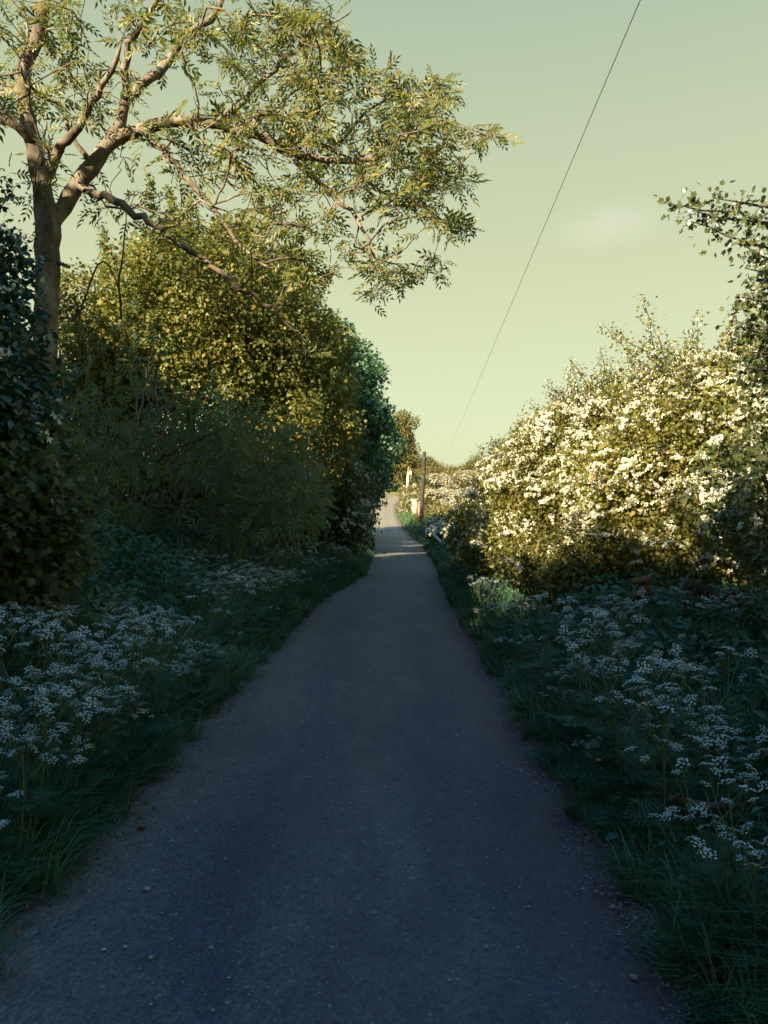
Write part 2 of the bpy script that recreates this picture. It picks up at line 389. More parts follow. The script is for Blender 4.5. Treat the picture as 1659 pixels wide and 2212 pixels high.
# ------------------------------------------------------------------ foliage from lobes
def lobe_points(lobes, n, depth=.32, zmin=None, bump=.13, seed=0):
    """points near the skin of a union of ellipsoids, with their outward normals"""
    g = np.random.default_rng(seed); Lb = np.array(lobes, float)
    w = (Lb[:, 3] * Lb[:, 4] + Lb[:, 4] * Lb[:, 5] + Lb[:, 3] * Lb[:, 5]); w /= w.sum()
    P, Nn = [], []; got = 0; tries = 0
    while got < n and tries < 40:
        tries += 1; k = g.choice(len(Lb), n, p=w)
        u = nrm(g.normal(0, 1, (n, 3))); ph = k * 1.7
        b = np.sin(u[:, 0] * 5 + ph) * np.sin(u[:, 1] * 6 + 2 * ph) + np.sin(u[:, 2] * 7 + ph) * np.sin(u[:, 0] * 8 - ph)
        r = 1 - depth * g.random(n) ** 1.6 + bump * b * .6 + g.normal(0, .03, n)
        p = Lb[k, :3] + u * r[:, None] * Lb[k, 3:]; nn = nrm(u / Lb[k, 3:])
        ok = np.ones(n, bool)
        for j in range(len(Lb)):
            q = np.linalg.norm((p - Lb[j, :3]) / Lb[j, 3:], axis=1); ok &= (q > .70) | (k == j)
        ok &= p[:, 2] > (zg(p[:, 0], p[:, 1]) + .08 if zmin is None else zmin)
        P.append(p[ok]); Nn.append(nn[ok]); got += ok.sum()
    P = np.concatenate(P)[:n]; Nn = np.concatenate(Nn)[:n]
    return P, Nn
def scatter_leaves(mb, P, Nn, per, cr, size, tmpl, up=.55, jit=.55, droop=.25, flat=.6, seed=1, mat=0):
    g = np.random.default_rng(seed); n = len(P) * per
    Pr = np.repeat(P, per, 0); Nr = np.repeat(Nn, per, 0)
    o = g.normal(0, 1, (n, 3)) * cr
    o -= Nr * (np.sum(o * Nr, 1, keepdims=True) * (1 - flat))
    pos = Pr + o
    z = nrm(Nr * .7 + np.array([0, 0, up]) + g.normal(0, jit, (n, 3)))
    y = nrm(o / cr * .5 + Nr * .4 + np.array([0, 0, -droop]) + g.normal(0, .6, (n, 3)))
    s_ = size * np.exp(g.normal(0, .22, n))
    mb.inst(tmpl[0], tmpl[1], pos, y, z, s_, mat); return pos

def bush(name, label, cat, base, lobes, n, per, cr, size, tmpl, leafm, barkm, group=None, blos=None, stems=1, twigs=120, r_tip=.004,
         shoots=(), auto=0, sub=(14, .34), depth=.32, up=.55, seed=5, droop=.25, bump=.13, bark_r=.06, inner=.25, zmin=None):
    """shrub or tree: base -> stems -> twigs, crown of leaves, optional blossom clusters"""
    base = np.array(base, float); t = thing(name, label, cat, base, group)
    Lb = np.array(lobes); g = np.random.default_rng(seed + 50); big = lobes
    if sub:                                                       # boughs: smaller rounded masses over the big ones, dark gaps between
        q, qn = lobe_points(lobes, sub[0] * len(Lb), .16, zmin, seed=seed + 3, bump=bump); rr = sub[1] * np.mean(Lb[:, 3:]) * np.exp(g.normal(0, .28, len(q)))
        lobes = np.concatenate([q - qn * rr[:, None] * .5, rr[:, None] * np.array([1.15, 1.15, .85])], 1)
        P, Nn = lobe_points(lobes, n, .55, zmin, seed=seed, bump=.1)
    else: P, Nn = lobe_points(lobes, n, depth, zmin, seed=seed, bump=bump)
    shoots = list(shoots)
    if auto:                                                      # loose sprays that stand out of the mass
        q, qn = lobe_points(big, auto * 3, .05, zmin, seed=seed + 4, bump=bump); k = np.argsort(-(qn[:, 2] + g.random(len(q)) * .9))[:auto]
        mr_ = np.mean(Lb[:, 3:]); shoots += [(q[i] - qn[i] * .1, q[i] + nrm(qn[i] * .7 + np.array([0, 0, .5]) + g.normal(0, .35, 3)) * mr_ * g.uniform(.35, .8)) for i in k]
    sk = Skel()
    for i in range(stems):
        k = i % len(Lb); a = g.random() * 6.28
        b0 = base + np.array([math.cos(a), math.sin(a), 0]) * .12 * (i > 0) * stems ** .5
        top = Lb[k, :3] + g.normal(0, .25, 3) * Lb[k, 3:]
        mid = b0 * .5 + top * .5 + g.normal(0, .1, 3) * np.linalg.norm(top - b0); mid[2] = b0[2] + (top[2] - b0[2]) * .55
        sk.limb([b0 - np.array([0, 0, .1]), mid, top], bark_r * (1 if i == 0 else .7), bark_r * .3, attach=-1 if i else None)
    if twigs:
        q = g.choice(len(P), min(twigs, len(P)), replace=False); sk.grow(P[q], seg=.3)
    cr_mb = MB(); bl_mb = MB()
    for a, b in shoots:                                           # drawn or grown sprays
        a, b = np.array(a), np.array(b); L = np.linalg.norm(b - a); mid = (a + b) / 2 + g.normal(0, .06, 3) * L
        idx = sk.limb([a, mid, b], .009, .003, step=.1, jit=.008)
        tt = np.linspace(0.05, 1, max(5, int(L / .024)))[:, None]; q = (1 - tt) ** 2 * a + 2 * tt * (1 - tt) * mid + tt ** 2 * b
        scatter_leaves(cr_mb, q, np.tile(nrm(b - a), (len(q), 1)), 4, .04, size * .8, tmpl, seed=int(L * 100))
        if blos:
            qq = q[g.random(len(q)) < min(.7, blos[0] * 1.7)]
            if len(qq):
                bl_mb.inst(blos[3][0], blos[3][1], qq + g.normal(0, .03, qq.shape), np.tile([0, 1, .2], (len(qq), 1)) + g.normal(0, .4, qq.shape), np.tile([0, -.2, 1], (len(qq), 1)) + g.normal(0, .4, qq.shape), blos[1] * np.exp(g.normal(0, .25, len(qq))))
    r = sk.radii(r_tip, .45, bark_r)
    sk.mesh(r).build('trunk', barkm, t)
    scatter_leaves(cr_mb, P, Nn, per, cr, size, tmpl, up=up, seed=seed + 1, droop=droop)
    if inner:
        k = g.integers(0, len(Lb), int(n * inner)); u = nrm(g.normal(0, 1, (len(k), 3))) * (g.random((len(k), 1)) ** .5) * .8
        pi = Lb[k, :3] + u * Lb[k, 3:]; ok = pi[:, 2] > (zg(pi[:, 0], pi[:, 1]) + .05 if zmin is None else zmin); pi = pi[ok]
        scatter_leaves(cr_mb, pi, nrm(u[ok]), per, cr * 1.3, size * 1.2, tmpl, seed=seed + 2)
    cr_mb.build('crown', leafm, t)
    if blos:
        frac, bs, bm, bt, patch = blos
        k = lobe_points(lobes, int(n * frac * 3), .2, zmin, seed=seed + 9, bump=.1); up_ = k[1][:, 2] > -.25; k = (k[0][up_], k[1][up_])
        f = .5 + .5 * wob(k[0][:, 0] * patch, k[0][:, 2] * patch * 1.4 + k[0][:, 1] * patch, 1.0)
        keep = g.random(len(k[0])) < np.clip(f * 1.5 - .2, 0.05, 1)
        # flowers sit along sprays: short rows of clusters
        p = k[0][keep]; nn = k[1][keep]
        sd = nrm(np.cross(nn, g.normal(0, 1, nn.shape)) + np.array([0, 0, -.15]))
        sd = nrm(sd * [1, 1, .45]); reps = 8; rr = np.repeat(np.arange(len(p)), reps); off = (np.tile(np.arange(reps), len(p)) - 3.5) * bs * 1.1
        pp = p[rr] + sd[rr] * off[:, None] + nn[rr] * (cr * .45) + g.normal(0, bs * .35, (len(rr), 3))
        zz = nrm(nn[rr] * .8 + np.array([0, 0, .7]) + g.normal(0, .3, pp.shape))
        bl_mb.inst(bt[0], bt[1], pp, g.normal(0, 1, pp.shape), zz, bs * np.exp(g.normal(0, .35, len(pp))))
        bl_mb.build('blossom', bm, t)
    return t
def far(d): return d * float(np.interp(d, [42, 50, 62, 75, 100, 125], [1.0, 1.25, 1.42, 1.45, 1.4, 1.35]))
def LB(xd, yd, d, rx, ry, rz):
    f = far(d) / d; d *= f; rx, ry, rz = rx * f, ry * f, rz * f
    w = W(xd, yd, d); return (w[0], w[1], w[2], rx, ry, rz)
def G(x, y): return (x, y, float(zg(x, y)))

# ================================================================== SETTING
def build_ground():
    xs = np.concatenate([-np.geomspace(700, 9, 26), np.linspace(-8, 8, 81), np.geomspace(9, 700, 26)])
    ys = np.concatenate([np.linspace(-60, -4, 15), np.linspace(-3, 30, 133), np.linspace(31, 200, 130), np.geomspace(206, 890, 18)])
    X, Y = np.meshgrid(xs, ys); Z = zg(X, Y)
    n = len(xs); i = (np.arange(len(ys) - 1)[:, None] * n + np.arange(n - 1)[None]).ravel()
    mb = MB(); mb.add(np.stack([X, Y, Z], -1), np.stack([i, i + 1, i + n + 1, i + n], -1))
    tag(mb.build('ground', M['ground'], smooth=True), kind='structure')
def build_road():
    ys = np.concatenate([np.linspace(-40, 0, 60), np.linspace(.1, 25, 300), np.linspace(25.5, 160, 260)]); nu = 17
    u = np.linspace(0, 1, nu); V = []; U = []
    for y in ys:
        j1 = .05 * math.sin(y * 3.1) + .04 * math.sin(y * 7.7 + 1) + .02 * math.sin(y * 17) + .03 * math.sin(y * 1.3); j2 = .05 * math.sin(y * 2.7 + 2) + .04 * math.sin(y * 6.1) + .02 * math.sin(y * 15) + .03 * math.sin(y * 1.1 + 4)
        a, b = float(eL(y)) - .10 + j1, float(eR(y)) + .10 + j2
        x = a + (b - a) * u; crown = .035 * (1 - (2 * u - 1) ** 2) - .012
        crown -= .012 * np.exp(-((u - .28) / .08) ** 2) + .012 * np.exp(-((u - .74) / .08) ** 2)
        V.append(np.stack([x, np.full(nu, y), zr(y) + crown + .004 * wob(x * 3, y * 3)], 1)); U.append(u)
    V = np.concatenate(V); U = np.concatenate(U)
    i = (np.arange(len(ys) - 1)[:, None] * nu + np.arange(nu - 1)[None]).ravel(); F = np.stack([i, i + 1, i + nu + 1, i + nu], -1)
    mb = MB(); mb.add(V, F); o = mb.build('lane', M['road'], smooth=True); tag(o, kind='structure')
    uv = o.data.uv_layers.new(name='across'); li = np.zeros(len(o.data.loops), np.int32); o.data.loops.foreach_get('vertex_index', li)
    uv.data.foreach_set('uv', np.stack([U[li], V[li, 1]], 1).astype(np.float32).ravel())
build_ground(); build_road()

# ================================================================== THE BIG TREE ON THE LEFT
def D(pts, d0, d1=None):
    d1 = d0 if d1 is None else d1
    return [W(p[0], p[1], d0 + (d1 - d0) * i / max(1, len(pts) - 1)) for i, p in enumerate(pts)]
def big_tree():
    b = W(88, 1335, 10); b[2] = float(zg(b[0], b[1]))
    t = thing('ash_tree', 'tall tree with pale grey forked trunk and feathery leaves arching over the lane', 'tree', b)
    sk = Skel(); parts = []
    def limb(name, pts, d0, d1, r0, r1, **k): parts.append((name, [sk.limb(D(pts, d0, d1), r0, r1, step=.16, **k)]))
    limb('trunk', [(86, 1350), (91, 1000), (97, 750), (102, 600), (103, 520), (100, 455), (90, 400), (80, 345), (64, 285), (50, 225), (45, 160), (70, 100), (94, 50), (99, -40), (110, -180)], 10, 9.7, .235, .06, jit=.012)
    f = sk.fixed; ids = parts[0][1][0]
    for k, i in enumerate(ids):                                   # swell at the fork, taper above
        zt = sk.p[i][2]; f[i] = float(np.interp(zt, [0, .5, 2.5, 4.6, 5.3, 5.7, 6.4, 7.2, 8.3, 10], [.28, .20, .165, .15, .165, .12, .10, .09, .075, .035]))
    limb('limb', [(70, 300), (40, 270), (5, 235), (-70, 170), (-150, 130)], 9.8, 9.2, .085, .04)
    limb('limb', [(104, 490), (130, 455), (158, 405), (185, 370), (225, 322), (250, 296), (277, 284), (333, 268), (393, 258), (467, 270), (520, 277), (570, 300), (640, 335), (720, 350), (800, 345), (880, 330)], 10, 10.6, .115, .025, jit=.012)
    limb('limb', [(236, 308), (258, 262), (272, 220), (293, 190), (333, 165), (357, 133), (400, 80), (443, 37), (480, 0), (540, -80)], 10.2, 10.8, .08, .03)
    limb('limb', [(276, 215), (273, 160), (273, 117), (282, 78), (313, 55), (340, 20), (352, -60)], 10.2, 9.6, .055, .025)
    limb('limb', [(88, 420), (103, 362), (143, 303), (187, 250), (210, 215), (235, 165), (260, 100)], 10, 9.4, .075, .025)
    limb('limb', [(200, 360), (190, 350), (177, 335), (160, 300), (140, 240)], 10.1, 9.9, .045, .018)
    limb('limb', [(170, 400), (187, 410), (233, 427), (283, 448), (320, 475), (363, 517), (417, 560), (480, 598), (560, 640), (620, 690), (660, 755)], 10, 9.2, .055, .012)
    limb('limb', [(300, 278), (343, 306), (390, 362), (423, 412), (473, 466), (493, 518), (540, 545), (590, 580)], 10.2, 9.6, .05, .015)
    limb('limb', [(540, 285), (556, 245), (563, 228), (586, 233), (613, 260), (643, 287), (670, 302), (753, 345), (830, 420), (900, 460)], 10.4, 11, .05, .018)
    limb('limb', [(590, 310), (653, 353), (696, 400), (740, 443), (780, 493), (793, 518), (800, 570), (830, 595)], 10.5, 9.7, .045, .012)
    limb('limb', [(760, 350), (850, 300), (930, 270), (1000, 330), (1060, 292)], 10.6, 10.2, .03, .008)
    limb('limb', [(480, 270), (560, 180), (640, 110), (700, 60), (760, 20)], 10.5, 11.2, .04, .012)
    limb('limb', [(640, 110), (690, 135), (740, 140), (760, 120)], 10.9, 10.6, .025, .01)
    limb('limb', [(690, 330), (790, 250), (850, 200), (930, 205), (975, 200)], 10.6, 11.2, .03, .01)
    limb('limb', [(100, 560), (120, 572), (150, 578)], 10, 9.8, .03, .022)
    limb('limb', [(105, 590), (75, 565), (48, 560), (30, 575)], 10, 9.7, .035, .02)
    blobs = [(60, 40, 90, 70, 40), (150, 90, 80, 90, 45), (30, 180, 60, 80, 30), (200, 200, 90, 60, 36), (110, 230, 70, 50, 20), (330, 60, 110, 70, 40), (450, 60, 100, 80, 45),
             (560, 60, 110, 70, 60), (690, 50, 80, 65, 60), (745, 110, 40, 55, 26), (610, 150, 100, 60, 50), (700, 185, 80, 50, 50), (480, 170, 80, 70, 22), (330, 170, 80, 60, 12),
             (400, 285, 120, 50, 32), (560, 290, 110, 60, 62), (690, 270, 100, 70, 75), (830, 195, 65, 55, 50), (935, 215, 50, 45, 40), (880, 290, 105, 60, 75), (1040, 288, 42, 16, 16),
             (955, 360, 65, 60, 50), (850, 390, 100, 60, 65), (740, 370, 80, 70, 40), (620, 390, 90, 60, 34), (500, 370, 80, 60, 18), (900, 460, 70, 50, 36), (985, 485, 50, 26, 18),
             (640, 470, 80, 50, 32), (560, 500, 90, 50, 26), (680, 560, 70, 35, 26), (840, 590, 70, 30, 30), (930, 575, 30, 22, 12), (760, 520, 60, 35, 12), (430, 440, 100, 50, 14),
             (350, 400, 90, 50, 12), (250, 330, 80, 60, 10), (300, 470, 80, 40, 8), (390, 510, 80, 40, 16), (620, 620, 70, 40, 16), (690, 765, 38, 18, 8), (835, 632, 30, 12, 6),
             (110, 330, 60, 60, 14), (250, 480, 60, 60, 5), (50, 400, 60, 50, 12), (-120, 120, 110, 200, 50), (250, -120, 200, 100, 50), (600, -110, 180, 90, 50), (200, 420, 60, 30, 6)]
    T = []
    for (x, y, rx, ry, n) in blobs:
        a = rng.random(n) * 6.283; q = np.sqrt(rng.random(n))
        a, q = a[:max(3, int(n * .47))], q[:max(3, int(n * .47))]
        for xx, yy in zip(x + rx * q * np.cos(a), y + ry * q * np.sin(a)):
            T.append(W(xx, yy, float(np.clip(10.2 + rng.normal(0, 1.0), 8, 12.8))))
    T = np.array(T); n0 = len(sk.chains)
    tips = sk.grow(T, seg=.16, jit=.05, alpha=.22, sag=.1)
    r = sk.radii(.0068, .42, .04)
    for name, ch in parts:
        mb = sk.mesh(r, ch, sides=(6, 8, 12)); mb.build(name, M['bark'], t, smooth=True)
    sk.mesh(r, sk.chains[n0:]).build('twigs', M['bark'], t, smooth=True)['kind'] = 'stuff'
    mb = MB(); per = 4; n = len(T) * per
    P = np.repeat(T, per, 0); o = nrm(rng.normal(0, 1, (n, 3)) * np.array([1, 1, .5]) + np.array([0, 0, .25]))
    y = nrm(o + np.array([0, 0, -.1])); z = nrm(np.array([-.3, -.65, .6]) + rng.normal(0, .45, (n, 3)))
    mb.inst(COMPOUND[0], COMPOUND[1], P + o * .02, y, z, .19 * np.exp(rng.normal(0, .22, n)))
    P2 = P[::5] + rng.normal(0, .07, P[::5].shape)
    mb.inst(COMPOUND[0], COMPOUND[1], P2, nrm(rng.normal(0, 1, P2.shape) + np.array([0, 0, -.2])), nrm(np.array([-.3, -.65, .6]) + rng.normal(0, .5, P2.shape)), .18 * np.exp(rng.normal(0, .2, len(P2))))
    mb.build('crown', M['ash_leaf'], t)
big_tree()

# ================================================================== LEFT SIDE
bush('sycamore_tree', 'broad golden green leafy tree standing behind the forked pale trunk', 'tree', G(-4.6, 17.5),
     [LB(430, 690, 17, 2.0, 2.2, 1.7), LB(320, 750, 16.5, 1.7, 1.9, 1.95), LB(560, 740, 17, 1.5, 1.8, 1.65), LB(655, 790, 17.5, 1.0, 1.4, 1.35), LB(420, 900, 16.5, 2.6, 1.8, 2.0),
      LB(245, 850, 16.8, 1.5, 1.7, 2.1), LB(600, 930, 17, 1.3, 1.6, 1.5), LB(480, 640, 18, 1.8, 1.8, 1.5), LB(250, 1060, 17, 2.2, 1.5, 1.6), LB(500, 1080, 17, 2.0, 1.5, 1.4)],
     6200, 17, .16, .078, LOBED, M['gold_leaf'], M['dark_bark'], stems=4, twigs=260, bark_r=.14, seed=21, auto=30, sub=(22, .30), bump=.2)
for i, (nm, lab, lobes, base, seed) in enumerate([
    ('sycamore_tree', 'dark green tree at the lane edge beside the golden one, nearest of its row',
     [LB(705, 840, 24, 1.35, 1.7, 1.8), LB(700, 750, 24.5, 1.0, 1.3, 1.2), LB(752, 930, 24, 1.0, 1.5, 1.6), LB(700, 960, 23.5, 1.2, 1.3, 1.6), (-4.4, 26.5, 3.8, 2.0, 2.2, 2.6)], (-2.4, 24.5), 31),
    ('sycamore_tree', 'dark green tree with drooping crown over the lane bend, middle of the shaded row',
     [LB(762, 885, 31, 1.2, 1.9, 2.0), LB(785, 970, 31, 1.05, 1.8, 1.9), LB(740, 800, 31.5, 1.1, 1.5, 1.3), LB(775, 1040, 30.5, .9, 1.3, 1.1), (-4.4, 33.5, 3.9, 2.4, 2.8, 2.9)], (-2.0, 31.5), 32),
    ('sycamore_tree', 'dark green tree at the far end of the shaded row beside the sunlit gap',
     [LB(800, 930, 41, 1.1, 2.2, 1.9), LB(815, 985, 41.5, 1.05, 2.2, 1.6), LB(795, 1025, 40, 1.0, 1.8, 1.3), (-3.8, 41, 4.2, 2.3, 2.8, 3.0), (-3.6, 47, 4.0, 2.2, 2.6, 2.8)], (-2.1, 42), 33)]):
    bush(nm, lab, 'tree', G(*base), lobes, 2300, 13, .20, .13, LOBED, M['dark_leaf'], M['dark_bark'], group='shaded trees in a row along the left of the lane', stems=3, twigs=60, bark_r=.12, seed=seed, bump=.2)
bush('sycamore_tree', 'sunlit yellow green tree behind the two pale poles where the lane turns', 'tree', G(3.2, 91),
     [LB(868, 935, 62, 1.3, 1.6, 1.7), LB(850, 985, 62, 1.4, 1.6, 1.9), LB(872, 985, 61, 1.1, 1.3, 1.0), LB(842, 930, 64, 1.5, 1.6, 1.6)],
     900, 12, .25, .22, LOBED, M['far_leaf'], M['dark_bark'], stems=3, twigs=40, bark_r=.15, seed=41, bump=.22)
bush('shrub', 'dark shady shrub under the yellow green tree at the turn of the lane', 'shrub', G(1.6, 143), [LB(850, 1050, 102, 1.3, 1.2, 1.5), LB(864, 1056, 104, 1.0, 1.2, 1.3), LB(835, 1052, 101, 1.3, 1.2, 1.5)],
     300, 12, .25, .2, LOBED, M['dark_leaf'], M['dark_bark'], seed=43, twigs=20)
# hawthorn by the lane on the left
bush('hawthorn_bush', 'dark hawthorn bush with pinkish white blossom bulging towards the lane below the golden tree', 'bush', G(-1.9, 19.5),
     [LB(715, 1090, 19, .95, .9, 1.05), LB(755, 1130, 19, .5, .7, .75), LB(680, 1030, 19.5, .8, .8, .9), LB(770, 1060, 20, .45, .6, .7)], 900, 10, .10, .07, LOBED, M['haw_dark_leaf'], M['dark_bark'],
     blos=(.2, .036, M['petal'], BLOSSOM, 1.6), auto=20, seed=51, twigs=100)
bush('elder_bush', 'yellow brown twiggy bush between the golden tree and the blossoming hawthorn on the left', 'bush', G(-2.6, 18),
     [LB(640, 960, 18, 1.0, .9, 1.0), LB(700, 950, 18.5, .8, .8, .8), LB(600, 1040, 17, .9, .8, 1.1)], 500, 9, .16, .16, FINE, M['gold_leaf'], M['dark_bark'], seed=52, twigs=120)

# thicket of bare stems and thin foliage under the trees
def thicket():
    b = np.array(G(-3.6, 11.5)); t = thing('thicket', 'shady thicket of thin pale upright saplings and bare branches below the golden tree', 'thicket', b)
    sk = Skel(); stems = []
    for i in range(44):
        xd = rng.uniform(130, 520); d = rng.uniform(11, 14.5); p0 = W(xd, 1300, d); p0[2] = float(zg(p0[0], p0[1])) - .05
        h = rng.uniform(1.8, 4.2) * (1 if xd < 420 else .7); lean = rng.normal(0, .22, 2)
        p1 = p0 + np.array([lean[0] * .4, lean[1] * .4, h * .5]); p2 = p0 + np.array([lean[0] * 1.2, lean[1], h])
        k0 = len(sk.chains); sk.limb([p0, p1, p2], rng.uniform(.010, .022), .005, attach=-1 if i else None, jit=.02); stems.append(sk.chains[k0])
    bare = [[(300, 1130), (330, 1060), (370, 1000), (430, 950), (480, 900), (540, 860)], [(330, 1120), (410, 1088), (470, 1092), (560, 1085), (640, 1118)], [(120, 1095), (200, 1080), (330, 1085), (440, 1095)],
            [(370, 1010), (440, 985), (530, 970), (610, 985), (680, 1040)], [(280, 1130), (300, 1040), (270, 960), (230, 930), (150, 935)], [(340, 1000), (400, 960), (460, 940), (520, 900)],
            [(190, 1180), (260, 1150), (360, 1110), (440, 1080)], [(300, 1100), (390, 1090), (430, 1150)], [(160, 690), (180, 660), (197, 600), (207, 563), (222, 553), (243, 580), (257, 620), (262, 680)],
            [(262, 690), (258, 620), (266, 540), (276, 450), (292, 415)], [(266, 540), (235, 515), (230, 490)], [(330, 780), (310, 850), (290, 930)], [(340, 780), (330, 850), (345, 930), (350, 1020)], [(130, 760), (145, 900), (150, 1010)]]
    limbs = []
    for k, pts in enumerate(bare):
        d = rng.uniform(10.6, 12.6); k0 = len(sk.chains); sk.limb(D(pts, d, d + rng.uniform(-.6, .6)), (.018, .022)[k == 0], .006, attach=-1, jit=.012, step=.14); limbs.append(sk.chains[k0])
    T = []
    for (x, y, rx, ry, n) in [(430, 945, 190, 110, 105), (240, 890, 120, 120, 55), (560, 1005, 130, 100, 90), (380, 1050, 200, 70, 36), (620, 1085, 90, 60, 46), (200, 1020, 90, 110, 26), (300, 760, 150, 60, 9), (560, 1120, 130, 50, 50), (210, 1120, 110, 50, 30)]:
        for _ in range(int(n * .72)):
            a = rng.random() * 6.283; q = math.sqrt(rng.random()); p = W(x + rx * q * math.cos(a), y + ry * q * math.sin(a), rng.uniform(10.4, 14)); 
            if p[2] > zg(p[0], p[1]) + .25: T.append(p)
    n0 = len(sk.chains); sk.grow(np.array(T), seg=.2, jit=.06, alpha=.15); r = sk.radii(.0048, .4, .022)
    for c in stems: sk.mesh(r, [c], sides=(5, 6, 6)).build('stem', M['pale_bark'], t, smooth=True)
    for c in limbs: sk.mesh(r, [c], sides=(5, 6, 8)).build('branch', M['dark_bark'] if rng.random() < .7 else M['pale_bark'], t, smooth=True)
    sk.mesh(r, sk.chains[n0:]).build('twigs', M['dark_bark'], t)['kind'] = 'stuff'
    mb = MB(); T = np.array(T); scatter_leaves(mb, T, nrm(rng.normal(0, 1, T.shape) * [1, 1, .3]), 6, .16, .21, COMPOUND, up=.5, droop=.4, seed=9)
    mb.build('foliage', M['thicket_leaf'], t)
thicket()
# near left edge: dark bushes
bush('maple_bush', 'dark bluish green bush with a few white flowers, tallest of those beside the forked trunk', 'bush', G(-3.9, 5.6),
     [LB(-150, 700, 5.6, .62, .7, .75), LB(-115, 560, 5.8, .50, .6, .5), LB(-85, 830, 5.5, .55, .6, .6), LB(-130, 950, 5.5, .7, .7, .6), LB(0, 770, 6.2, .22, .3, .2), LB(-35, 660, 6.2, .2, .3, .18)], 1900, 9, .09, .058, OVATE, M['teal_leaf'], M['dark_bark'],
     blos=(.03, .03, M['petal'], BLOSSOM, 1.5), seed=61, twigs=120, shoots=[(W(-20, 480, 5.8), W(35, 400, 5.8)), (W(-10, 640, 5.7), W(75, 600, 5.9)), (W(0, 760, 5.7), W(110, 720, 6)), (W(0, 860, 5.6), W(120, 830, 5.8)), (W(-20, 560, 5.7), W(40, 500, 5.8))])
bush('maple_bush', 'olive brown leafy bush at the verge, below the dark bluish green one', 'bush', G(-3.1, 5.3),
     [LB(-60, 1050, 5.3, .55, .6, .45), LB(20, 1110, 5.4, .42, .5, .36), LB(-30, 1190, 5.2, .5, .5, .35), LB(80, 1190, 5.6, .32, .4, .25), LB(10, 990, 5.5, .3, .4, .3)], 1500, 9, .09, .06, LOBED, M['olive_leaf'], M['dark_bark'], auto=20, seed=62, twigs=100)

# ================================================================== RIGHT SIDE: hawthorn hedge
HB = (.36, .021, M['petal'], BLOSSOM, 1.5)
bush('hawthorn_bush', 'nearest hawthorn, mostly in blue shade, leafy sprays reaching in over the verge on the right', 'bush', G(3.05, 4.3),
     [LB(1850, 900, 4.3, .5, .6, .55), LB(1790, 1040, 4.6, .36, .55, .42), LB(1930, 640, 4.1, .55, .6, .5), LB(1880, 500, 4.0, .42, .4, .30), LB(1780, 1170, 4.9, .36, .5, .3), LB(1900, 760, 4.2, .5, .6, .5), LB(1690, 960, 6.0, .4, .5, .5), LB(1640, 1060, 6.3, .4, .5, .42), LB(1700, 1120, 5.6, .4, .5, .4)], 1800, 9, .07, .04, LOBED, M['haw_dark_leaf'], M['dark_bark'],
     blos=(.12, .024, M['petal'], BLOSSOM, 2.2), sub=(10, .45), seed=71, twigs=120, bark_r=.05,
     shoots=[(W(1700, 500, 3.9), W(1440, 440, 3.7)), (W(1700, 480, 3.9), W(1500, 455, 3.8)), (W(1720, 560, 3.9), W(1480, 475, 3.8)), (W(1720, 450, 3.9), W(1540, 428, 3.8)), (W(1740, 600, 3.9), W(1600, 520, 3.8)), (W(1720, 600, 4), W(1612, 580, 3.9)), (W(1720, 660, 4), W(1590, 640, 3.9)), (W(1720, 700, 4), W(1572, 690, 3.9)),
             (W(1720, 730, 4), W(1590, 705, 3.9)), (W(1720, 770, 4), W(1610, 760, 3.9)), (W(1720, 800, 4), W(1600, 790, 3.9)), (W(1700, 640, 4), W(1620, 625, 3.9))])
bush('hawthorn_bush', 'large sunlit hawthorn smothered in white blossom with long upright shoots on the right', 'bush', G(4.0, 8.8),
     [LB(1500, 960, 8.6, .85, .9, .75), LB(1600, 880, 8.8, .8, .9, .70), LB(1390, 1030, 9, .75, .9, .7), LB(1620, 1050, 8.2, .8, .8, .85), LB(1480, 1150, 8.4, .7, .7, .6), LB(1700, 960, 8.6, .9, .9, .9), LB(1350, 1140, 9, .6, .7, .55), LB(1560, 1180, 7.8, .55, .6, .5)],
     4600, 10, .08, .042, LOBED, M['haw_leaf'], M['dark_bark'], blos=HB, seed=72, auto=60, sub=(26, .36), twigs=320, bump=.25, bark_r=.07,
     shoots=[(W(1420, 830, 8.8), W(1388, 640, 8.7)), (W(1440, 800, 8.8), W(1400, 690, 8.7)), (W(1440, 830, 8.8), W(1300, 700, 8.8)), (W(1400, 760, 8.8), W(1330, 715, 8.8)), (W(1500, 830, 8.6), W(1480, 735, 8.6)), (W(1520, 830, 8.6), W(1500, 730, 8.6)), (W(1560, 800, 8.6), W(1600, 735, 8.6)),
             (W(1450, 860, 8.8), W(1350, 760, 8.8)), (W(1450, 870, 8.8), W(1360, 800, 8.8)), (W(1390, 900, 8.8), W(1380, 800, 8.7)), (W(1580, 820, 8.6), W(1550, 750, 8.6)), (W(1640, 780, 8.6), W(1590, 760, 8.6))])
bush('hawthorn_bush', 'sunlit white blossoming hawthorn with thin spiky top behind the largest one', 'bush', G(3.1, 11.2),
     [LB(1260, 970, 10.9, .77, .8, .68), LB(1330, 930, 11.3, .77, .8, .77), LB(1190, 1020, 11, .68, .8, .6), LB(1240, 1100, 10.6, .68, .7, .6), LB(1150, 1090, 11, .5, .7, .5), LB(1300, 1180, 10.3, .5, .6, .43), LB(1180, 1170, 10.7, .5, .6, .4)],
     3400, 10, .10, .055, SIMPLE, M['haw_leaf'], M['dark_bark'], blos=(.34, .026, M['petal'], BLOSSOM, 1.2), seed=73, auto=60, sub=(26, .36), twigs=220, bump=.25,
     shoots=[(W(1290, 910, 11), W(1282, 805, 11)), (W(1300, 900, 11), W(1306, 812, 11)), (W(1215, 920, 11), W(1200, 845, 11)), (W(1230, 910, 11), W(1215, 850, 11)), (W(1270, 900, 11), W(1262, 850, 11)), (W(1180, 970, 11), W(1160, 915, 11)), (W(1340, 860, 11), W(1330, 810, 11))])
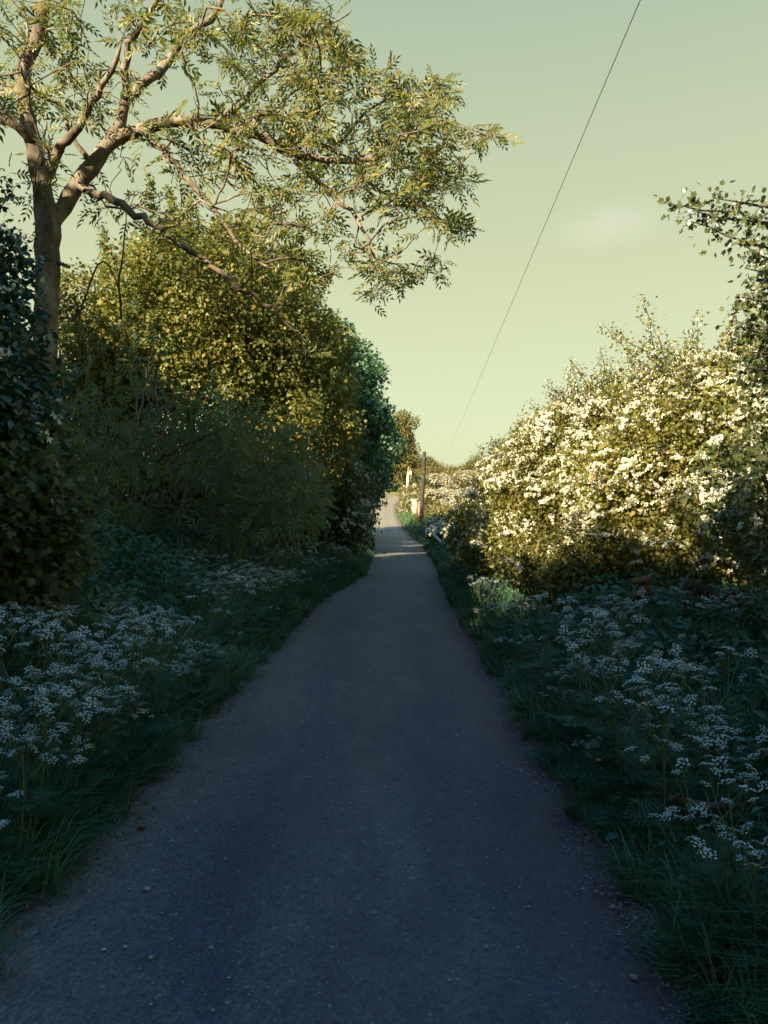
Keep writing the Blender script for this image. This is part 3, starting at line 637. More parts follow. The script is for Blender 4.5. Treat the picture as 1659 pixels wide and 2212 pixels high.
bush('hawthorn_bush', 'rounded sunlit hawthorn dusted with white, sloping down towards the wooden pole', 'bush', G(3.6, 19.5),
     [LB(1110, 1020, 20, 1.0, 1.1, .75), LB(1080, 1062, 20, .75, 1, .65), LB(1045, 1092, 19.5, .55, .8, .45), LB(1080, 1130, 18, .8, 1, .6), LB(1020, 1150, 18.5, .45, .7, .4), LB(1150, 1030, 18, .9, 1, .9)],
     1800, 10, .13, .075, SIMPLE, M['haw_leaf'], M['dark_bark'], blos=(.34, .042, M['petal'], BLOSSOM_FAR, 1.0), auto=40, stems=1, seed=174, twigs=80, bump=.22)
bush('bramble_bush', 'bushy sunlit brambles at the foot of the hawthorns beside the verge', 'bush', G(2.5, 11),
     [LB(1130, 1190, 11.5, .55, .9, .45), LB(1180, 1230, 9.6, .45, .7, .38), LB(1060, 1180, 14, .5, 1, .45), LB(1240, 1240, 8.6, .4, .6, .35), LB(1010, 1150, 16.5, .45, .8, .4)],
     1300, 10, .09, .055, OVATE, M['lit_leaf'], M['dark_bark'], blos=(.05, .035, M['petal'], BLOSSOM, 1.5), seed=75, auto=40, twigs=80, bump=.2)
bush('hawthorn_bush', 'low shaded bush with bluish white blossom at the foot of the nearest pole', 'bush', G(2.75, 33),
     [LB(952, 1137, 33, .5, .7, .36), LB(940, 1135, 34, .4, .6, .33), LB(972, 1130, 33, .45, .7, .42), LB(955, 1156, 31, .45, .7, .3)], 600, 10, .11, .08, SIMPLE, M['dark_leaf'], M['dark_bark'], blos=(.3, .06, M['petal'], BLOSSOM_FAR, .8), seed=76, twigs=40)
bush('hawthorn_bush', 'brownish sunlit bush between the low shaded blossom and the rounded hawthorn', 'bush', G(3.9, 28),
     [LB(1022, 1107, 27, .6, .9, .6), LB(1000, 1132, 26, .45, .8, .45), LB(1055, 1085, 28, .8, 1, .7)], 900, 10, .14, .09, SIMPLE, M['haw_leaf'], M['dark_bark'], blos=(.2, .05, M['petal'], BLOSSOM_FAR, .8), auto=20, seed=77, twigs=40)
# far bushes in the sun
FAR = [('pale sunlit bush overhanging the lane at the bend beside the cream pillar', [LB(889, 1094, 54, .8, 1.2, .75), LB(880, 1113, 53, .65, 1, .5), LB(903, 1078, 55, .8, 1, .6)], .18, 81, 'far_leaf'),
       ('pale sunlit bush growing right behind the brick pillar', [LB(905, 1066, 57, 1.0, 1.2, .7), LB(925, 1075, 56, .9, 1.2, .8)], .14, 82, 'far_leaf'),
       ('whitish blossoming bush in the field right of the nearest pole', [LB(955, 1085, 56, 1.8, 1.6, .9), LB(985, 1082, 57, 1.6, 1.6, .9), LB(935, 1092, 55, 1.2, 1.2, .8)], .7, 83, 'far_leaf'),
       ('broad white blossoming bush on the rise above the field', [LB(950, 1046, 84, 2.4, 2, 1.0), LB(985, 1044, 84, 2.6, 2, 1.1), LB(1020, 1046, 86, 2.4, 2, 1.2), LB(1050, 1050, 84, 2.4, 2, 1.2)], .8, 84, 'far_leaf'),
       ('small dark green bush in the middle of the field', [LB(940, 1061, 70, .9, .8, .35), LB(951, 1063, 70, .7, .7, .25)], 0, 85, 'dark_leaf'),
       ('green bush directly behind the nearest pole, right of the pale poles', [LB(903, 1040, 72, .9, 1, .55), LB(893, 1050, 72, .8, 1, .55), LB(910, 1060, 70, .9, 1, .6)], 0, 86, 'haw_dark_leaf'),
       ('rounded hazy tree mound on the skyline right behind the nearest pole', [LB(928, 1022, 116, 2.8, 3, 2.0), LB(905, 1020, 116, 2.8, 3, 2.2), LB(945, 1036, 114, 2.4, 2.5, 1.2)], 0, 87, 'far_leaf'),
       ('low scrubby tree on the skyline in the dip between two mounds', [LB(978, 1027, 122, 2.6, 2, 1.2), LB(1000, 1027, 122, 2.4, 2, 1.0)], 0, 88, 'far_leaf'),
       ('rounded hazy tree on the skyline just above the rounded hawthorn', [LB(1040, 1018, 118, 3, 3, 2.0), LB(1068, 1015, 118, 3, 3, 2.4), LB(1100, 1020, 118, 3, 3, 2.4)], 0, 89, 'far_leaf'),
       ('greenish sunlit bush between the pale poles and the mound on the skyline', [LB(890, 1015, 98, 2, 2, 1.9), LB(915, 1028, 98, 2.4, 2, 1.6), LB(935, 1034, 96, 2.2, 2, 1.2)], .0, 90, 'far_leaf'),
       ('olive bush below the two pale poles beside the bend', [LB(893, 1062, 63, .9, 1, .6), LB(880, 1068, 62, .7, .9, .5)], .05, 91, 'lit_leaf')]
for lab, lobes, bl, seed, mk in FAR:
    c = np.mean(np.array(lobes)[:, :2], 0); dist = c[1] / 1.4
    area = sum(l[3] * l[5] for l in lobes)
    bush('tree' if 'tree' in lab else 'bush', lab, 'tree' if 'tree' in lab else 'bush', G(c[0], c[1] + .5), lobes, int(area * 130 * min(1, 55 / dist)) + 120, 10, .26 * dist / 60, .15 * dist / 55, SIMPLE, M[mk], M['dark_bark'],
         blos=(bl, .10 * dist / 60, M['far_petal'], BLOSSOM_FAR, .5) if bl else None, seed=seed, twigs=20, bark_r=.08)

# ================================================================== POLES, WIRE, PILLARS, FENCE
def pole(label, top, bot, d, r0, r1, mat):
    a, b = W(*bot, d), W(*top, d); gz = float(zg(a[0], a[1])); 
    a = a + (a - b) * max(0, (a[2] - gz + .2)) / max(.1, b[2] - a[2])
    t = thing('telegraph_pole', label, 'pole', (a[0], a[1], gz), 'telegraph poles along the lane')
    n = 12; P = [a + (b - a) * i / n + np.array([math.sin(i * .9) * .012, 0, 0]) for i in range(n + 1)]
    mb = MB(); mb.tube(P, np.linspace(r0, r1, n + 1), 14, cap=True); mb.build('shaft', M[mat], t, smooth=False)
    mb = MB(); mb.tube([b, b + [0, 0, .06], b + [0, 0, .09]], [r1 * 1.08, r1 * .9, r1 * .2], 14, cap=True); mb.build('cap', M[mat], t)
    mb = MB(); q = b + (a - b) * .09 + np.array([0, -r1, 0]); mb.tube([q, q + [0, -.06, 0], q + [0, -.06, .10]], .012, 6, cap=True); mb.tube([q + [0, -.06, .05], q + [0, -.06, .09], q + [0, -.06, .14]], [.03, .045, .02], 10, cap=True); mb.build('insulator', M['cap'], t)
    for s_ in (.25, .32):
        mb = MB(); q = b + (a - b) * s_; mb.tube([q + [0, 0, -.02], q + [0, 0, .02]], r1 * 1.25, 14); mb.build('band', M['cap'], t)
    return b
ptop = pole('nearest wooden telegraph pole, dark and leaning slightly, by the low shaded bush', (917, 978), (910, 1122), 54, .15, .125, 'pole')
pole('pale sunlit telegraph pole at the bend, the left one of the close pair', (883.5, 985), (880, 1058), 86, .17, .14, 'pale_pole')
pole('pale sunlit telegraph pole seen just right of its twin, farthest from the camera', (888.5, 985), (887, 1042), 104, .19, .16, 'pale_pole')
def wire():
    a, b = W(1383, 0, 6.6), W(948, 1012, 150); t = np.linspace(-.12, 1, 120)[:, None]; P = a + (b - a) * t; P[:, 2] -= .35 * 4 * np.clip(t[:, 0], 0, 1) * (1 - np.clip(t[:, 0], 0, 1))
    mb = MB(); mb.tube(P, .004, 6)
    tag(mb.build('overhead_wire', M['wire'], origin=(2.2, 20, 4.4)), 'single thin dark wire crossing the open sky above the right hedge', 'wire')
wire()
def pillars():
    c = W(910, 1103, 60); b = np.array(G(c[0], c[1])); rot = np.array([[math.cos(.5), -math.sin(.5), 0], [math.sin(.5), math.cos(.5), 0], [0, 0, 1]])
    t = thing('brick_pillar', 'red brick gate pillar with a peaked grey cap beside the bend', 'pillar', b)
    top = W(910, 1088, 60)[2]
    mb = MB(); mb.box((b[0], b[1], (b[2] - .1 + top) / 2), (.46, .46, top - b[2] + .1), rot); mb.build('shaft', M['brick'], t)
    mb = MB(); q = np.array([[-.27, -.27, 0], [.27, -.27, 0], [.27, .27, 0], [-.27, .27, 0], [-.27, -.27, .07], [.27, -.27, .07], [.27, .27, .07], [-.27, .27, .07], [0, 0, .3]]) @ rot.T + np.array([b[0], b[1], top + .002])
    mb.add(q, [np.array([[0, 1, 5, 4], [1, 2, 6, 5], [2, 3, 7, 6], [3, 0, 4, 7], [3, 2, 1, 0]]), np.array([[4, 5, 8], [5, 6, 8], [6, 7, 8], [7, 4, 8]])]); mb.build('cap', M['cap'], t)
    c = W(896, 1092, 63); b = np.array(G(c[0], c[1])); top = W(896, 1081, 63)[2]
    t = thing('cream_pillar', 'cream painted gate pillar standing left of the red brick one at the bend', 'pillar', b)
    rot = np.array([[math.cos(-.35), -math.sin(-.35), 0], [math.sin(-.35), math.cos(-.35), 0], [0, 0, 1]])
    mb = MB(); mb.box((b[0], b[1], (b[2] - .1 + top) / 2), (.40, .30, top - b[2] + .1), rot); mb.build('shaft', M['cream'], t)
    mb = MB(); mb.box((b[0], b[1], top + .05), (.62, .42, .12), rot); mb.build('cap', M['cream'], t)
pillars()
def rotd(d, roll=0):
    y = nrm(np.array(d, float)); z = nrm(np.array([0, 0, 1.]) - y * y[2]); x = np.cross(y, z); c, s_ = math.cos(roll), math.sin(roll)
    return np.stack([x * c + z * s_, y, -x * s_ + z * c], 1)
def fence():
    b = np.array(G(2.55, 6.1)); t = thing('fence', 'old broken brown timber fence half buried in the white flowers on the right', 'fence', b)
    def plank(name, p, q, w, th, roll, mat='board', lab=None):
        p, q = np.array(p), np.array(q); mb = MB(); R = rotd(q - p, roll); n = 9; V = []
        for i in range(n):                                        # one board with worn, uneven edges and a slight bow
            u = i / (n - 1); w1, w2 = w * (.5 + .05 * math.sin(i * 2.1 + w * 90)), w * (.5 + .05 * math.sin(i * 1.7 + 2)); c_ = p + (q - p) * u + R @ np.array([.008 * math.sin(u * 3.1), 0, .006 * math.sin(i * 1.3)])
            for a_, b_ in ((-th / 2, -w1), (th / 2, -w1 * .96), (th / 2, w2 * .96), (-th / 2, w2)): V.append(c_ + R @ np.array([a_, 0, b_]))
        mb.add(V, np.array([[i * 4 + k, i * 4 + (k + 1) % 4, i * 4 + 4 + (k + 1) % 4, i * 4 + 4 + k] for i in range(n - 1) for k in range(4)] + [[3, 2, 1, 0], [n * 4 - 4, n * 4 - 3, n * 4 - 2, n * 4 - 1]]))
        o = mb.build(name, M[mat], t)
        if lab: o['label'] = lab
    plank('rail', W(1478, 1262, 6.0), W(1600, 1300, 5.8), .09, .025, .1)
    plank('rail', W(1455, 1362, 6.0), W(1600, 1300, 5.6), .10, .025, -.1)
    plank('rail', W(1365, 1292, 6.6), W(1402, 1272, 6.3), .075, .025, .2, 'sunlit_board', lab='short sunlit orange brown rail end')
    plank('rail', W(1370, 1256, 6.7), W(1405, 1252, 6.2), .06, .025, .2, 'sunlit_board', lab='short sunlit orange brown rail end')
    plank('rail', W(1590, 1440, 5.4), W(1800, 1390, 4.8), .10, .025, .0)
    for x, y, d, h in ((1478, 1330, 6.0, .85), (1620, 1380, 5.3, .8), (1392, 1300, 6.6, .6)):
        p = W(x, y, d); g0 = float(zg(p[0], p[1])); plank('post', (p[0], p[1], g0 - .1), (p[0] + .05, p[1], g0 + h), .07, .07, 0)
fence()

# ================================================================== HERBS OF THE VERGE
def umbel_mesh(seed):
    g = np.random.default_rng(seed); mb = MB(); nr = 13
    for i in range(nr):
        a = i * 2.4 + g.normal(0, .15); q = math.sqrt((i + .5) / nr); c = np.array([q * math.cos(a), q * math.sin(a), .30 * (1 - q * q) + g.normal(0, .05)])
        mb.tube([[0, 0, -.75], c * [.55, .55, 1] + [0, 0, -.22], c], [.02, .014, .012], 3, mat=1)
        for j in range(7):
            b = j * 1.05 + g.random() * .5; rr = .0 if j == 6 else .14 * g.uniform(.7, 1.2); p = c + np.array([rr * math.cos(b), rr * math.sin(b), .05 + (.04 if j == 6 else 0)])
            th = np.arange(5) * 1.2566 + g.random(); s_ = .078 * g.uniform(.7, 1.25); tl = g.normal(0, .45, 2)
            x, y = s_ * np.cos(th), s_ * np.sin(th)
            mb.add(np.stack([p[0] + x, p[1] + y, p[2] + x * tl[0] + y * tl[1]], 1), np.arange(5)[None])
    o = mb.build('umbel', [M['umbel'], M['stem']]); me = o.data; bpy.data.objects.remove(o); return me
UMB = [umbel_mesh(s_) for s_ in range(4)]
def parsley_proto(seed):
    """stem mesh, foliage mesh and umbel placements of one plant, one metre tall"""
    g = np.random.default_rng(seed); mb = MB(); um = []
    lean = g.normal(0, .10, 2); P = lambda t: np.array([lean[0] * t * t, lean[1] * t * t, t])
    mb.tube([P(0) - [0, 0, .1], P(.3), P(.6), P(.86)], [.006, .0055, .0045, .003], 5)
    a0 = g.random() * 6.28
    ends = [P(.86)]
    for i, (h, L) in enumerate([(.45, .46), (.55, .40), (.64, .32), (.72, .24), (.80, .16), (.86, .13)][:int(g.integers(4, 7))]):
        a = a0 + i * 2.3 + g.normal(0, .3); p = P(h); e = p + L * np.array([math.cos(a) * .55, math.sin(a) * .55, .85])
        e[2] = min(e[2], 1.02); m = (p + e) / 2 + np.array([math.cos(a), math.sin(a), 0]) * L * .10
        mb.tube([p, m, e], [.0032, .0026, .002], 4); ends.append(e)
        if i < 4:
            a2 = a + g.choice([-1, 1]) * .9; e2 = m + .6 * L * np.array([math.cos(a2) * .5, math.sin(a2) * .5, .8]); mb.tube([m, (m + e2) / 2 + [0, 0, .01], e2], [.0022, .002, .0016], 4); ends.append(e2)
    for e in ends: um.append((e + np.array([0, 0, .028]), g.uniform(.020, .042), g.random() * 6.28, g.normal(0, .32, 2), int(g.integers(4))))
    st = mb.build('stem', M['stem']); sm_ = st.data; bpy.data.objects.remove(st)
    fb = MB(); n = 9; a = a0 + np.arange(n) * 2.4; h = g.uniform(.02, .6, n)
    pos = np.stack([P(t) for t in h]); y = np.stack([np.cos(a), np.sin(a), g.uniform(.25, .9, n)], 1)
    fb.inst(FROND[0], FROND[1], pos, y, np.tile([0, 0, 1.], (n, 1)) + g.normal(0, .2, (n, 3)), g.uniform(.2, .36, n) * (1.15 - h))
    fo = fb.build('foliage', M['fern_leaf']); fm = fo.data; bpy.data.objects.remove(fo)
    return sm_, fm, um
PRO = [parsley_proto(100 + i) for i in range(7)]
nplant = 0
def parsley(x, y, h, label, group):
    global nplant
    k = int(rng.integers(len(PRO))); sm_, fm, um = PRO[k]; nplant += 1
    t = thing('cow_parsley', label, 'wildflower', G(x, y), group); t.rotation_euler = (rng.normal(0, .07), rng.normal(0, .07), rng.random() * 6.28); t.scale = (h, h, h)
    def ch(n, me):
        o = bpy.data.objects.new(n, me); C.objects.link(o); o.parent = t; return o
    ch('stem', sm_); ch('foliage', fm)
    for p, s_, rz, tl, m in um:
        o = ch('umbel', UMB[m]); o.location = p; s2 = s_ / h ** .5 * .95; o.scale = (s2, s2, s2); o.rotation_euler = (tl[0], tl[1], rz)
# photographed drifts: photo units of the flower heads, spread, count
DR = [
 ('left', 'white cow parsley on the left verge in the drift below the olive brown bush', [(20, 1300, 25, 16, 6), (85, 1310, 30, 14, 6), (60, 1345, 35, 14, 4)]),
 ('left', 'white cow parsley sparse in the long grass in the middle of the left verge', [(225, 1310, 35, 16, 4), (300, 1330, 40, 16, 5), (225, 1376, 40, 16, 4), (295, 1371, 40, 16, 4), (190, 1420, 40, 20, 3), (350, 1340, 40, 20, 3)]),
 ('left', 'pale greenish white cow parsley in the bright clump under the twiggy thicket', [(430, 1190, 45, 18, 20), (490, 1215, 60, 22, 22), (390, 1185, 40, 14, 8), (540, 1240, 50, 20, 12), (460, 1255, 60, 16, 8)]),
 ('left', 'cow parsley at the far end of the left verge below the blossoming hawthorn', [(590, 1190, 40, 14, 8), (650, 1175, 40, 12, 6), (710, 1170, 35, 12, 5), (600, 1225, 40, 14, 8), (760, 1180, 25, 14, 5), (680, 1205, 40, 10, 6), (640, 1250, 30, 14, 4)]),
 ('left', 'white cow parsley close to the lane on the left verge among leaning grass', [(415, 1401, 40, 20, 5), (480, 1416, 25, 18, 5), (350, 1436, 40, 20, 5), (450, 1486, 25, 18, 5), (415, 1506, 25, 18, 4), (370, 1556, 25, 16, 4), (335, 1606, 20, 14, 3), (290, 1520, 35, 20, 3)]),
 ('left', 'white cow parsley nearest the camera on the left verge above the broad leaved burdock', [(60, 1470, 45, 22, 4), (150, 1480, 40, 22, 4), (50, 1555, 45, 20, 3), (205, 1511, 40, 20, 3), (105, 1596, 40, 18, 3), (205, 1631, 30, 15, 2), (250, 1486, 30, 20, 3), (240, 1735, 12, 12, 1)]),
 ('right', 'white cow parsley in the dense clump in front of the broken fence', [(1420, 1475, 35, 25, 6), (1480, 1440, 35, 25, 5), (1340, 1390, 35, 25, 5), (1280, 1420, 30, 20, 4), (1320, 1340, 35, 20, 5)]),
 ('right', 'white cow parsley on the right verge along the foot of the sunlit hawthorn', [(1290, 1300, 35, 20, 5), (1240, 1290, 30, 20, 4), (1370, 1265, 40, 20, 4), (1430, 1290, 40, 20, 4), (1170, 1260, 40, 18, 5)]),
 ('right', 'white cow parsley rising beside and behind the broken fence rails', [(1510, 1245, 35, 20, 4), (1590, 1290, 35, 25, 4), (1550, 1370, 40, 25, 4), (1620, 1260, 30, 20, 3), (1600, 1210, 40, 15, 3)]),
 ('right', 'white cow parsley nearest the camera on the right verge, large flower heads', [(1610, 1665, 35, 15, 3), (1520, 1540, 30, 16, 3), (1560, 1550, 30, 16, 3), (1560, 1760, 30, 15, 2), (1650, 1800, 25, 20, 2), (1590, 1620, 30, 20, 2)]),
 ('right', 'scattered small cow parsley leaning over the right edge of the lane', [(1260, 1550, 25, 20, 3), (1300, 1600, 25, 15, 2), (1230, 1480, 20, 20, 2)]),
 ('right', 'distant cow parsley on the right verge below the rounded hawthorn and brambles', [(990, 1210, 35, 14, 5), (1030, 1240, 35, 14, 5), (1080, 1260, 40, 14, 6), (960, 1190, 20, 10, 5), (1100, 1300, 35, 14, 4)]),
]
for side, lab, cl in DR:
    grp = 'cow parsley drift ' + lab.split('cow parsley ')[-1]
    for cx, cy, sx, sy, n in cl:
        for _ in range(max(2, round(n * (.75 if side == 'right' else .92)))):
            xd, yd = rng.normal(cx, sx * .7), rng.normal(cy, sy * .7); h0 = rng.uniform(.72, 1.08) if yd < 1500 else rng.uniform(.6, .85)
            dd = np.geomspace(2.3, 24, 90); xx = (xd - 829.5) * K * dd; hh = CAM_Z - (yd - 1106) * K * dd - zg(xx, dd)
            e = (eL(dd) - xx) if side == 'left' else (xx - eR(dd)); ok = (e > .12) & (e < 3.4) & (hh > .26)
            if not ok.any(): continue
            i = int(np.argmin(np.abs(hh - h0) + 9 * ~ok)); d, x, h = float(dd[i]), float(xx[i]), float(np.clip(hh[i], .26, 1.15))
            parsley(x, d, h, lab, grp)

for side, lab, n, y0, y1 in (('left', 'low young cow parsley hanging over the left edge of the lane', 26, 2.9, 15), ('right', 'low young cow parsley hanging over the right edge of the lane', 16, 3.2, 13)):
    for k in range(n):
        y = y0 * (y1 / y0) ** ((k + rng.random()) / n); e = rng.uniform(.14, .75); x = float(eL(y) - e if side == 'left' else eR(y) + e)
        parsley(x, y, float(.30 + .45 * e + rng.uniform(0, .12)), lab, 'edge ' + lab)

def ylog(n, a, b): return a * (b / a) ** rng.random(n)
def grass(name, label, side, n, y0, y1, w0, w1, hmin, hmax, wd, mat='grass', lean=.35, clump=True):
    y = ylog(n, y0, y1); s_ = rng.uniform(0, 1, n) ** 1.25 * (w1 - w0) + w0
    tc = rng.integers(0, max(1, n // 26), n); ty, ts = ylog(n // 26 + 1, y0, y1), rng.uniform(0, 1, n // 26 + 1) ** 1.3 * (w1 - w0) + w0; tf = rng.random(n) < .65
    tr = rng.normal(0, .035, (n, 2)) * (1 + .1 * y0); y = np.where(tf, ty[tc] + tr[:, 0], y); s_ = np.where(tf, np.maximum(ts[tc] + tr[:, 1], w0), s_)
    if clump: s_ += .06 * np.sin(y * 9) + .05 * np.sin(y * 23)
    x = eL(y) - s_ if side == 'left' else eR(y) + s_
    hh = rng.uniform(hmin, hmax, n) * (.55 + .75 * smst(s_ / .7)) * (1 + .3 * wob(x * 2, y * 2)); a = np.where(tf, np.arctan2(tr[:, 0], -tr[:, 1] * (1 if side == 'left' else -1)) + rng.normal(0, .5, n), rng.random(n) * 6.283)
    tow = 1 if side == 'left' else -1
    dx = np.cos(a) * lean + tow * lean * .55 * (s_ < .8); dy = np.sin(a) * lean
    w = wd * (1 + y / 6) * rng.uniform(.6, 1.3, n); z = zg(x, y) - .02
    px, py = -np.sin(a + 1.57 * rng.random(n)), np.cos(a)
    V = np.zeros((n, 7, 3))
    for k, t in enumerate((0, .4, .75, 1.0)):
        bx = x + dx * hh * t ** 2 * 1.3; by = y + dy * hh * t ** 2 * 1.3; bz = z + hh * (t - .28 * t ** 3 * np.clip(np.hypot(dx, dy) * 2.6, 0, 2.4))
        wk = w * (1, .85, .5, 0)[k] / 2
        if k < 3:
            V[:, 2 * k] = np.stack([bx - px * wk, by - py * wk, bz], 1); V[:, 2 * k + 1] = np.stack([bx + px * wk, by + py * wk, bz], 1)
        else: V[:, 6] = np.stack([bx, by, bz], 1)
    o = (np.arange(n) * 7)[:, None]; mb = MB()
    mb.add(V, [np.concatenate([o + [0, 1, 3, 2], o + [2, 3, 5, 4]]), o + [4, 5, 6]])
    tag(mb.build(name, M[mat]), label, kind='stuff')
grass('grass', 'long dark green grass of the left verge leaning over the lane edge', 'left', 52000, 1.6, 26, .02, 3.2, .30, .80, .0056)
grass('grass', 'long dark green grass of the right verge leaning over the lane edge', 'right', 46000, 1.6, 30, .02, 2.4, .28, .70, .0056)
grass('grass', 'short ragged grass fringe along the left edge of the lane', 'left', 16000, 1.6, 60, -.03, .35, .08, .22, .0038, clump=True)
grass('grass', 'short ragged grass fringe along the right edge of the lane', 'right', 16000, 1.6, 60, -.02, .35, .08, .2, .0038, clump=True)
grass('grass', 'sparse weeds creeping out over the left margin of the lane', 'left', 1500, 1.8, 30, -.16, .05, .03, .12, .0042)
grass('grass', 'sparse weeds creeping out over the right margin of the lane', 'right', 1500, 1.8, 30, -.14, .05, .03, .12, .0042)
grass('grass', 'far grass of both banks by the bend on the left', 'left', 9000, 24, 70, .0, 2.5, .3, .7, .004)
grass('grass', 'far grass of the right bank by the bend', 'right', 14000, 26, 80, .0, 3.5, .25, .6, .004)
def undergrowth(name, label, side, n, y0, y1, w0, w1, hf, tmpl, size, mat, per=7, cr=.09, seed=0):
    y = ylog(n, y0, y1); s_ = rng.uniform(w0, w1, n); x = eL(y) - s_ if side == 'left' else eR(y) + s_
    h = hf(s_, x, y) * (1 - rng.random(n) ** 2.2 * .85); P = np.stack([x, y, zg(x, y) + h], 1); mb = MB()
    scatter_leaves(mb, P, np.tile([(.25 if side == 'left' else -.25), -.15, 1.], (n, 1)), per, cr, size, tmpl, up=.8, droop=.3, seed=seed)
    tag(mb.build(name, M[mat]), label, kind='stuff')
undergrowth('undergrowth', 'dense nettles and herbs of the left verge', 'left', 6500, 1.9, 20, .3, 3.6, lambda s_, x, y: .16 + .85 * smst(s_ / 1.5) * (1 + .35 * wob(x * 1.5, y * 1.5)), SIMPLE, .075, 'herb_leaf', seed=201)
undergrowth('undergrowth', 'dense nettles and herbs of the right verge', 'right', 6000, 1.9, 20, .25, 2.6, lambda s_, x, y: .16 + .68 * smst(s_ / 1.2) * (1 + .35 * wob(x * 1.5, y * 1.5)), SIMPLE, .07, 'herb_leaf', seed=202)
undergrowth('undergrowth', 'dark low scrub under the trees on the left', 'left', 3600, 9, 48, 1.0, 6.0, lambda s_, x, y: .35 + .9 * smst((s_ - .6) / 2.5) * (1 + .4 * wob(x, y)), SIMPLE, .12, 'dark_leaf', per=9, cr=.16, seed=203)
undergrowth('undergrowth', 'shaded weeds along the far right bank below the hawthorns', 'right', 2600, 14, 50, .25, 3.0, lambda s_, x, y: .15 + .5 * smst(s_ / 1.4) * (1 + .4 * wob(x, y)), SIMPLE, .11, 'herb_leaf', per=8, cr=.14, seed=204)
undergrowth('undergrowth', 'ferny leaves of young plants along the right verge', 'right', 1300, 1.9, 10, .06, 2.0, lambda s_, x, y: .12 + .6 * smst(s_ / 1.1), FROND, .24, 'fern_leaf', per=1, cr=.05, seed=205)
undergrowth('undergrowth', 'ferny leaves of young plants along the left verge', 'left', 1200, 1.9, 12, .08, 2.4, lambda s_, x, y: .14 + .7 * smst(s_ / 1.3), FROND, .24, 'fern_leaf', per=1, cr=.05, seed=206)
# rough field right of the lane beyond the hedges
def field():
    n = 9000; y = rng.uniform(42, 150, n); x = eR(np.minimum(y, 62)) + 1.2 + rng.random(n) * (6 + (y - 42) * .42); P = np.stack([x, y, zg(x, y) + rng.random(n) * .5], 1); mb = MB()
    scatter_leaves(mb, P, np.tile([0, -.3, 1.], (n, 1)), 6, .35, .26, SIMPLE, seed=301)
    tag(mb.build('rough_vegetation', M['far_leaf']), 'pale rough sunlit scrub covering the rising field', kind='stuff')
field()

# burdock, dandelion, log, cut stem, stones, petals
def burdock():
    b = np.array(G(-1.86, 3.35)); t = thing('burdock_plant', 'low plant with a few broad grey green leaves at the left lane edge', 'plant', b)
    for i, (dx, dy, h, a, L) in enumerate([(-.05, 0, .30, 2.9, .22), (.0, -.02, .33, .6, .24), (.06, .03, .28, -.5, .2), (-.08, -.05, .24, 4.3, .22), (.10, -.06, .20, -1.2, .19), (.02, .08, .36, 1.6, .2), (.14, -.02, .22, .1, .17)]):
        mb = MB(); n = 7; V = []
        q = b + np.array([dx, dy, h]); dr = np.array([math.cos(a), math.sin(a), 0]); sd = np.array([-dr[1], dr[0], 0])
        for j in range(n):
            u = j / (n - 1); w = L * .42 * math.sin(math.pi * min(1, u * .93 + .07)) ** .7
            for k in (-1, -.5, 0, .5, 1): V.append(q + dr * L * u + sd * w * k + np.array([0, 0, .05 * u - .14 * u * u + .05 * abs(k) * w / L - .02 * math.sin(u * 9 + k * 4) * abs(k)]))
        ii = np.array([j * 5 + k for j in range(n - 1) for k in range(4)]); mb.add(V, np.stack([ii, ii + 1, ii + 6, ii + 5], 1)); mb.build('leaf', M['dock_leaf'], t, smooth=True)
        mb = MB(); mb.tube([b, b + np.array([dx * .5, dy * .5, h * .6]), q], [.005, .004, .003], 5); mb.build('stalk', M['stem'], t)
burdock()
def small_flower(name, label, p, mat, r, h):
    t = thing(name, label, 'flower', G(p[0], p[1])); b = np.array(t.location); top = b + np.array([-.03, -.02, h])
    mb = MB(); mb.tube([b, b + [0, -.01, h * .6], top], [.003, .0025, .002], 5); mb.build('stem', M['stem'], t)
    mb = MB()
    for k in range(10):
        a = k * .628; mb.inst(SIMPLE[0], SIMPLE[1], [top], [[math.cos(a), math.sin(a), .35]], [[0, -.4, 1.]], [r])
    mb.build('petals', M[mat], t)
p = W(1303, 1640, 3.9); small_flower('orange_flower', 'single small bright orange flower in the grass at the right lane edge', p, 'orange', .016, float(p[2] - zg(p[0], p[1])))
p = W(1650, 1713, 3.3); p = W(1650, 1713, 3.3)
def fallen_branch():
    pts = [W(1420, 1692, 3.35), W(1440, 1712, 3.3), W(1475, 1732, 3.25), W(1530, 1740, 3.2), W(1600, 1738, 3.15)]; mb = MB(); mb.tube(pts, [.009, .013, .015, .016, .014], 8, cap=True)
    tag(mb.build('fallen_branch', M['deadstem'], origin=pts[2], smooth=True), 'curved bare brown branch lying in the right verge plants', 'branch')
    pts = [W(933, 1146, 30), W(940, 1158, 29.5), W(952, 1170, 29), W(963, 1178, 28.5)]; mb = MB(); mb.tube(pts, [.04, .045, .045, .04], 8, cap=True)
    tag(mb.build('fallen_branch', M['pale_pole'], origin=pts[2], smooth=True), 'pale bent branch slanting out of the low shaded bush by the pole', 'branch')
    pts = []
    for xd, yd in [(1412, 2024), (1450, 2040), (1500, 2068), (1550, 2095), (1592, 2113)]:
        d = 1.56 / ((yd - 1106) * K); pts.append(W(xd, yd, d) + [0, 0, .02])
    mb = MB(); mb.tube(pts, [.003, .0036, .004, .0042, .0045], 6, cap=True); tag(mb.build('plant_stem', M['greenstem'], origin=pts[2], smooth=True), 'pale yellow green cut stem lying across the right lane edge', 'stem')
fallen_branch()
